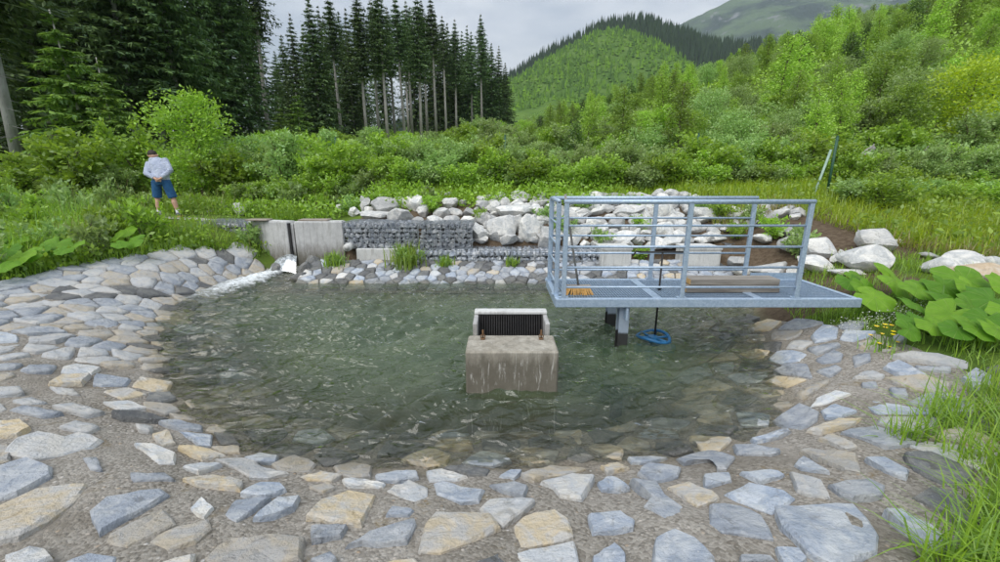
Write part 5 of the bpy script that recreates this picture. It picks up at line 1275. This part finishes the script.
# ------------------------------------------------------------------ footpath slab the person stands on
pa = at_Y(172, 217, 10.6)
mb = MB(); xs = np.linspace(-9.6, -5.9, 24); rows = []
for y in np.linspace(-.38, .38, 6): rows.append([(x, 10.45 + y + .08 * math.sin(x * 2.1), Hs(x, 10.45) + .012 + .008 * mnoise.noise(Vector((x * 3, y * 6, 0)))) for x in xs])
path = link('footpath', sheet(rows, M['path_gravel'], 'footpath')); tag(path, 'narrow pale gravel path leading to the sluice', kind='structure')
FOOT_Z = Hs(pa[0], 10.45) + .014

# ================================================================== hills
def hill_mesh(name, x0, x1, y0, y1, nx_, ny_, fn, mat):
    xs = np.linspace(x0, x1, nx_); ys = np.linspace(y0, y1, ny_); X, Y = np.meshgrid(xs, ys); Z = fn(X, Y)
    ii = (np.arange(ny_ - 1)[:, None] * nx_ + np.arange(nx_ - 1)[None, :]).ravel()
    return np_mesh(name, np.stack([X.ravel(), Y.ravel(), Z.ravel()], 1), np.stack([ii, ii + 1, ii + nx_ + 1, ii + nx_], 1), mat, True)
def fb(X, Y, s, seed): return (smooth_noise(X, Y, s, seed) - .5) + .5 * (smooth_noise(X, Y, s * 2.1, seed + 1) - .5) + .25 * (smooth_noise(X, Y, s * 4.3, seed + 2) - .5)
def dome(X, Y):
    pk = at_Y(618, 30, 470); lf_, rt_ = 100.0, 68.0
    dx = np.where(X < pk[0], (X - pk[0]) / lf_, (X - pk[0]) / rt_); dy = np.minimum(0, (Y - 470)) / 95
    r2 = dx * dx * .82 + dy * dy
    return 20 + (pk[2] - 20) * np.exp(-.5 * r2 ** .82) + fb(X, Y, .02, 51) * 10
def ridge(X, Y):
    pts = [(300, 190), (430, 110), (505, 84), (545, 58), (600, 30), (640, 24), (700, 44), (760, 52), (850, 50), (1100, 60)]
    px_ = np.array([at_Y(x, y, 640)[0] for x, y in pts]); pz_ = np.array([at_Y(x, y, 640)[2] for x, y in pts])
    sh = (Y - 640) * .0
    base = np.interp(X, px_, pz_)
    return base - np.maximum(0, 640 - Y) * .75 - np.maximum(0, Y - 640) * .3 + fb(X, Y, .015, 61) * 8
def mountain(X, Y):
    pts = [(400, 150), (560, 110), (640, 44), (690, 18), (735, -2), (770, -12), (805, -18), (840, -20), (900, -10), (1000, 10)]
    px_ = np.array([at_Y(x, y, 2600)[0] for x, y in pts]); pz_ = np.array([at_Y(x, y, 2600)[2] for x, y in pts])
    return np.interp(X, px_, pz_) - np.abs(Y - 2600) * .62 + fb(X, Y, .0022, 71) * 60 * sstep(0, 500, np.abs(Y - 2600)) + fb(X, Y, .009, 75) * 26
n = NT('hill_green'); p = n.pos(); c = n.mix(n.ramp(n.noise(p, .05, 5, .6), .35, .65), (.06, .115, .03), (.11, .18, .045)); M['hill_green'] = n.pbr(c, 1, spec=.0)
n = NT('hill_dark'); p = n.pos(); c = n.mix(n.ramp(n.noise(p, .05, 5, .6), .35, .65), (.02, .035, .02), (.045, .07, .03)); M['hill_dark'] = n.pbr(c, 1, spec=.0)
n = NT('alpine'); p = n.pos()
c = n.mix(n.ramp(n.noise(p, .006, 6, .65), .40, .58), (.02, .036, .028), (.075, .115, .055)); c = n.mix(n.ramp(n.noise(p, .009, 6, .7, .6), .57, .64), c, (.16, .165, .17)); M['alpine'] = n.pbr(c, 1, n.bump(n.noise(p, .02, 6, .7), .8, 20), spec=.0)
tag(link('hill', hill_mesh('hill', -60, 420, 240, 520, 90, 70, dome, M['hill_green'])), 'rounded green hill covered in young trees', kind='structure')
tag(link('hill', hill_mesh('hill', -350, 900, 380, 900, 120, 50, ridge, M['hill_dark'])), 'dark forested ridge behind the round hill', kind='structure')
tag(link('mountain', hill_mesh('mountain', -900, 2550, 1500, 3350, 150, 80, mountain, M['alpine'])), 'far mountain with its top in cloud', kind='structure')
# far woods as masses of small cone trees
def far_wood(name, label, XY, Z, hgt, rad, mat, seed, layers=3):
    r_ = np.random.default_rng(seed); n = len(XY); Vs, k = [], 5
    a = r_.uniform(0, 6.28, n); Fs = []; base = 0
    for l in range(layers):
        z0 = hgt * (l / layers * .86 + .04); z1 = hgt * min(1, (l + 1.7) / layers * .86 + .04) if l < layers - 1 else hgt; rr_ = rad * (1 - l / (layers + .3))
        V = np.zeros((n, k + 1, 3))
        for j in range(k):
            aa = a + 6.283 * j / k + l; w = rr_ * r_.uniform(.55, 1.3, n)
            V[:, j, 0] = XY[:, 0] + np.cos(aa) * w; V[:, j, 1] = XY[:, 1] + np.sin(aa) * w; V[:, j, 2] = Z + z0 - r_.random(n) * .08 * hgt
        V[:, k, 0] = XY[:, 0]; V[:, k, 1] = XY[:, 1]; V[:, k, 2] = Z + z1
        b = base + np.arange(n)[:, None] * (k + 1)
        Fs.append(np.concatenate([np.stack([b[:, 0] + j, b[:, 0] + (j + 1) % k, b[:, 0] + k], 1) for j in range(k)], 0)); Vs.append(V.reshape(-1, 3)); base += n * (k + 1)
    V = np.vstack(Vs); Fc = np.vstack(Fs); v = np.tile(np.tile(r_.random(n), k), layers)
    return tag(link(name, np_mesh(name, V, Fc, mat, False, attr={'v': ('FACE', v)})), label, kind='stuff')
r_ = np.random.default_rng(900)
XY = np.c_[r_.uniform(-40, 400, 9000), r_.uniform(290, 485, 9000)]; dmask = smooth_noise(XY[:, 0], XY[:, 1], .03, 4) + r_.random(9000) * .8 > .55; XY = XY[dmask]
far_wood('hill_scrub', 'young trees dotted over the round green hill', XY, dome(XY[:, 0], XY[:, 1]) - .3, 1.6 + 6.0 * r_.random(len(XY)) ** 2, r_.uniform(.8, 2.4, len(XY)), M['leaf_far'], 901, 2)
XY = np.c_[r_.uniform(-200, 700, 9000), 655 - np.abs(r_.normal(0, 60, 9000))]; XY = XY[XY[:, 1] > 400]
zz_ = ridge(XY[:, 0], XY[:, 1]); kp = (zz_ > dome(XY[:, 0], np.minimum(XY[:, 1], 560)) - 12)
XY = XY[kp]; zz_ = zz_[kp]
far_wood('ridge_forest', 'dark spruce forest along the far ridge', XY, zz_ - .5, r_.uniform(13, 23, len(XY)), r_.uniform(2.0, 3.2, len(XY)), M['needle_far'], 902, 3)

# leafy weeds over the right grass slope
XY = region(9000, (5.0, 18, 6.2, 13.2), rt, 951, .22, 130); m = len(XY); sz = .09 * rng.uniform(.5, 1.6, m)
tag(link('weeds', leaf_mesh('weeds', [kites(np.c_[XY, H(XY[:, 0], XY[:, 1]) + rng.random(m) ** 1.3 * .45], unit(rng, m) + np.array((0, 0, .5)), unit(rng, m), sz, sz * .5)], M['leaf_bright'], rng)), 'leafy weeds in the grass slope right of the platform', kind='stuff')

# ================================================================== haze
mb = MB(); mb.box(-2700, 2700, -1000, 3500, -4, 1120)
n = NT('haze'); v_ = n.n('ShaderNodeVolumePrincipled', {'Color': (.80, .88, 1.0, 1), 'Density': .00012, 'Anisotropy': .2}); n.t.links.new(v_.outputs[0], n.out.inputs['Volume'])
tag(mb.build('haze', n.m), 'thin pale haze filling the valley air', kind='stuff')

# tall leafy weeds on the left bank
tw = poisson(46, (-14, -5.6, 5.6, 12), lambda c: .5, lambda c: left_test(c[:1], c[1:])[0] and in_apron(c[:1], c[1:])[0] > .25 and not (-9.3 < c[0] < -6.2 and c[1] > 8.2), 900, rv)
for i, c in enumerate(tw):
    s = rv.uniform(.8, 1.5); near = c[1] < 8
    put('tall_weed', SH_T[i % 2], ('foliage', 'stems'), c[0], c[1], Hs(*c), rv.uniform(0, 6), (s, s, s * rv.uniform(1.0, 1.7)), ('bright' if i % 2 == 0 else 'pale') + ' leafy weed on the left bank ' + ('beside the stone paving' if near else 'below the forest edge'), 'plant', ('bright' if i % 2 == 0 else 'pale') + ' weeds on the left bank ' + ('beside the paving' if near else 'below the forest'))
grass('grass', 'knee-high grass at the outer end of the left bank', region(5000, (-15, -7.4, 5.6, 10.0), lambda X, Y: left_test(X, Y) & (X < -7.6 - .35 * (Y - 6)), 961, .14, 110), .55, .012, M['grass'], 962, .8)

# ================================================================== person on the footpath
def fused(name, mb, mat, parent, voxel, smooth_it=6):
    o = mb.build(name, M[mat], parent, True)
    m = o.modifiers.new('remesh', 'REMESH'); m.mode = 'VOXEL'; m.voxel_size = voxel; m.use_smooth_shade = True
    s = o.modifiers.new('smooth', 'SMOOTH'); s.iterations = smooth_it; s.factor = .5
    return o
pr = thing('person', 'person in pale blue hoodie and blue shorts bending forward, hands clasped behind back', 'person', (pa[0] + .0, 10.45, FOOT_Z), R(12))
# joints (x right, y away from the camera)
HIP = (.02, .0, .90); CH = (-.10, .20, 1.26); NK = (-.18, .33, 1.39); HD = (-.26, .41, 1.49)
LH, RH_ = (-.09, .0, .86), (.11, .0, .86); LK, RK = (-.15, .03, .48), (.20, .02, .47); LA, RA = (-.16, -.02, .09), (.27, -.02, .09)
LS, RS = (-.31, .25, 1.29), (.07, .24, 1.38); LE, RE = (-.27, .0, 1.06), (.25, .02, 1.13); LWr, RWr = (-.02, -.16, .94), (.10, -.17, .94)
mb = MB()
mb.tube([(HIP[0], 0, .80), HIP, (0, .06, 1.02), CH, NK], [(.13, .09), (.155, .11), (.14, .10), (.17, .115), (.06, .06)], 14)
mb.tube([NK, (-.22, .39, 1.42), HD], [.058, .056, .06], 10)
mb.tube([(-0.215, 0.350, 1.445), (-0.240, 0.380, 1.475), (-0.270, 0.420, 1.515), (-0.295, 0.460, 1.545), (-0.310, 0.480, 1.565)], [.05, .088, .10, .085, .03], 12)   # head
mb.tube([(-0.305, 0.470, 1.460), (-0.325, 0.510, 1.450)], [.022, .012], 6)                                                                     # nose
for sx in (-1, 1): mb.tube([(-.265 + sx * .098, .41 + sx * .01, 1.49), (-.265 + sx * .112, .405, 1.52)], [.02, .022], 6)                  # ears
for h_, k_, a_ in ((LH, LK, LA), (RH_, RK, RA)):
    kk, aa, hh = Vector(k_), Vector(a_), Vector(h_)
    mb.tube([hh, hh.lerp(kk, .5), kk, kk.lerp(aa, .3) + Vector((0, -.015, 0)), kk.lerp(aa, .75), aa, aa - Vector((0, 0, .05))], [.092, .078, .056, .060, .042, .037, .038], 12)
    mb.tube([aa - Vector((0, .04, .05)), aa + Vector((0, .06, -.06)), aa + Vector((0, .15, -.07))], [.035, .036, .028], 8)
for s_0, e_, w_ in ((LS, LE, LWr), (RS, RE, RWr)):
    ss, ee, ww = Vector(s_0), Vector(e_), Vector(w_)
    mb.tube([ss, ss.lerp(ee, .5), ee, ee.lerp(ww, .4), ww], [.055, .048, .04, .038, .027], 10)
    sx = 1 if w_[0] < .04 else -1
    pm = ww + Vector((sx * .06, -.01, -.035)); mb.tube([ww, ww.lerp(pm, .5), pm], [(.028, .02), (.042, .018), (.04, .017)], 10)
    for q in range(4):                      # curled fingers
        b0 = pm + Vector((0, .0, .028 - .019 * q)); ln = (.036, .042, .039, .03)[q]
        mb.tube([b0, b0 + Vector((sx * ln, -.012, -.006)), b0 + Vector((sx * ln * 1.4, .012, -.014)), b0 + Vector((sx * ln * 1.3, .03, -.016))], [.0105, .010, .0095, .008], 6)
    mb.tube([ww + Vector((sx * .02, -.012, .0)), ww + Vector((sx * .05, -.035, .012)), ww + Vector((sx * .075, -.035, .002))], [.014, .012, .009], 6)
fused('body', mb, 'skin', pr, .011, 3)
mb = MB()
mb.tube([(.01, -.005, .885), (.015, .01, .93), (.01, .05, 1.03), (-.03, .13, 1.16), CH, (-.11, .27, 1.36), (-.15, .33, 1.405)], [(.185, .135), (.19, .14), (.175, .13), (.185, .135), (.195, .135), (.15, .11), (.075, .08)], 16)
for s_0, e_, w_ in ((LS, LE, LWr), (RS, RE, RWr)):
    ss, ee, ww = Vector(s_0), Vector(e_), Vector(w_); cc = Vector(CH)
    mb.tube([ss.lerp(cc, .5), ss, ss.lerp(ee, .5), ee, ee.lerp(ww, .45), ee.lerp(ww, .86), ee.lerp(ww, .9)], [.09, .082, .072, .066, .058, .048, .042], 12)
mb.tube([(-0.275, .28, 1.405), (-0.190, .235, 1.395), (-0.090, .26, 1.415)], [.045, .06, .045], 10)          # hood lying on the back
mb.tube([(-0.280, .34, 1.390), (-0.290, .28, 1.390), (-0.190, .22, 1.360), (-0.070, .27, 1.390), (-0.100, .34, 1.410)], .034, 8)
fused('hoodie', mb, 'hoodie', pr, .016, 4)
mb = MB()
mb.tube([(.015, 0, .99), (.015, 0, .93), (.015, .0, .84), (.015, 0, .79)], [(.165, .115), (.178, .128), (.185, .13), (.15, .11)], 14)
for h_, k_ in ((LH, LK), (RH_, RK)):
    hh, kk = Vector(h_), Vector(k_); mb.tube([hh + Vector((0, 0, .02)), hh.lerp(kk, .45), hh.lerp(kk, .98), hh.lerp(kk, 1.0)], [.105, .102, .098, .09], 14)
fused('shorts', mb, 'denim', pr, .014, 2)
mb = MB(); mb.tube([(-0.235, 0.355, 1.490), (-0.250, 0.380, 1.520), (-0.275, 0.415, 1.545), (-0.302, 0.450, 1.575), (-0.315, 0.480, 1.590)], [.06, .09, .103, .085, .03], 12); fused('hair', mb, 'hair', pr, .012, 2)
for a_ in (LA, RA):
    a = Vector(a_)
    mb = MB(); mb.tube([a + Vector((0, 0, .09)), a + Vector((0, 0, -.03))], [.046, .045], 12); mb.build('sock', M['sock'], pr, True)
    mb = MB(); mb.tube([a + Vector((0, -.075, -.045)), a + Vector((0, -.04, -.035)), a + Vector((0, .05, -.035)), a + Vector((0, .13, -.052)), a + Vector((0, .19, -.06))], [(.03, .025), (.05, .048), (.05, .048), (.052, .03), (.03, .018)], 12)
    sh = mb.build('shoe', M['shoe'], pr, True)
    mb = MB(); mb.tube([a + Vector((0, -.08, -.078)), a + Vector((0, -.04, -.076)), a + Vector((0, .06, -.076)), a + Vector((0, .14, -.076)), a + Vector((0, .2, -.074))], [(.03, .012), (.052, .013), (.05, .013), (.055, .013), (.03, .011)], 12)
    mb.build('sole', M['shoe_sole'], sh, True)
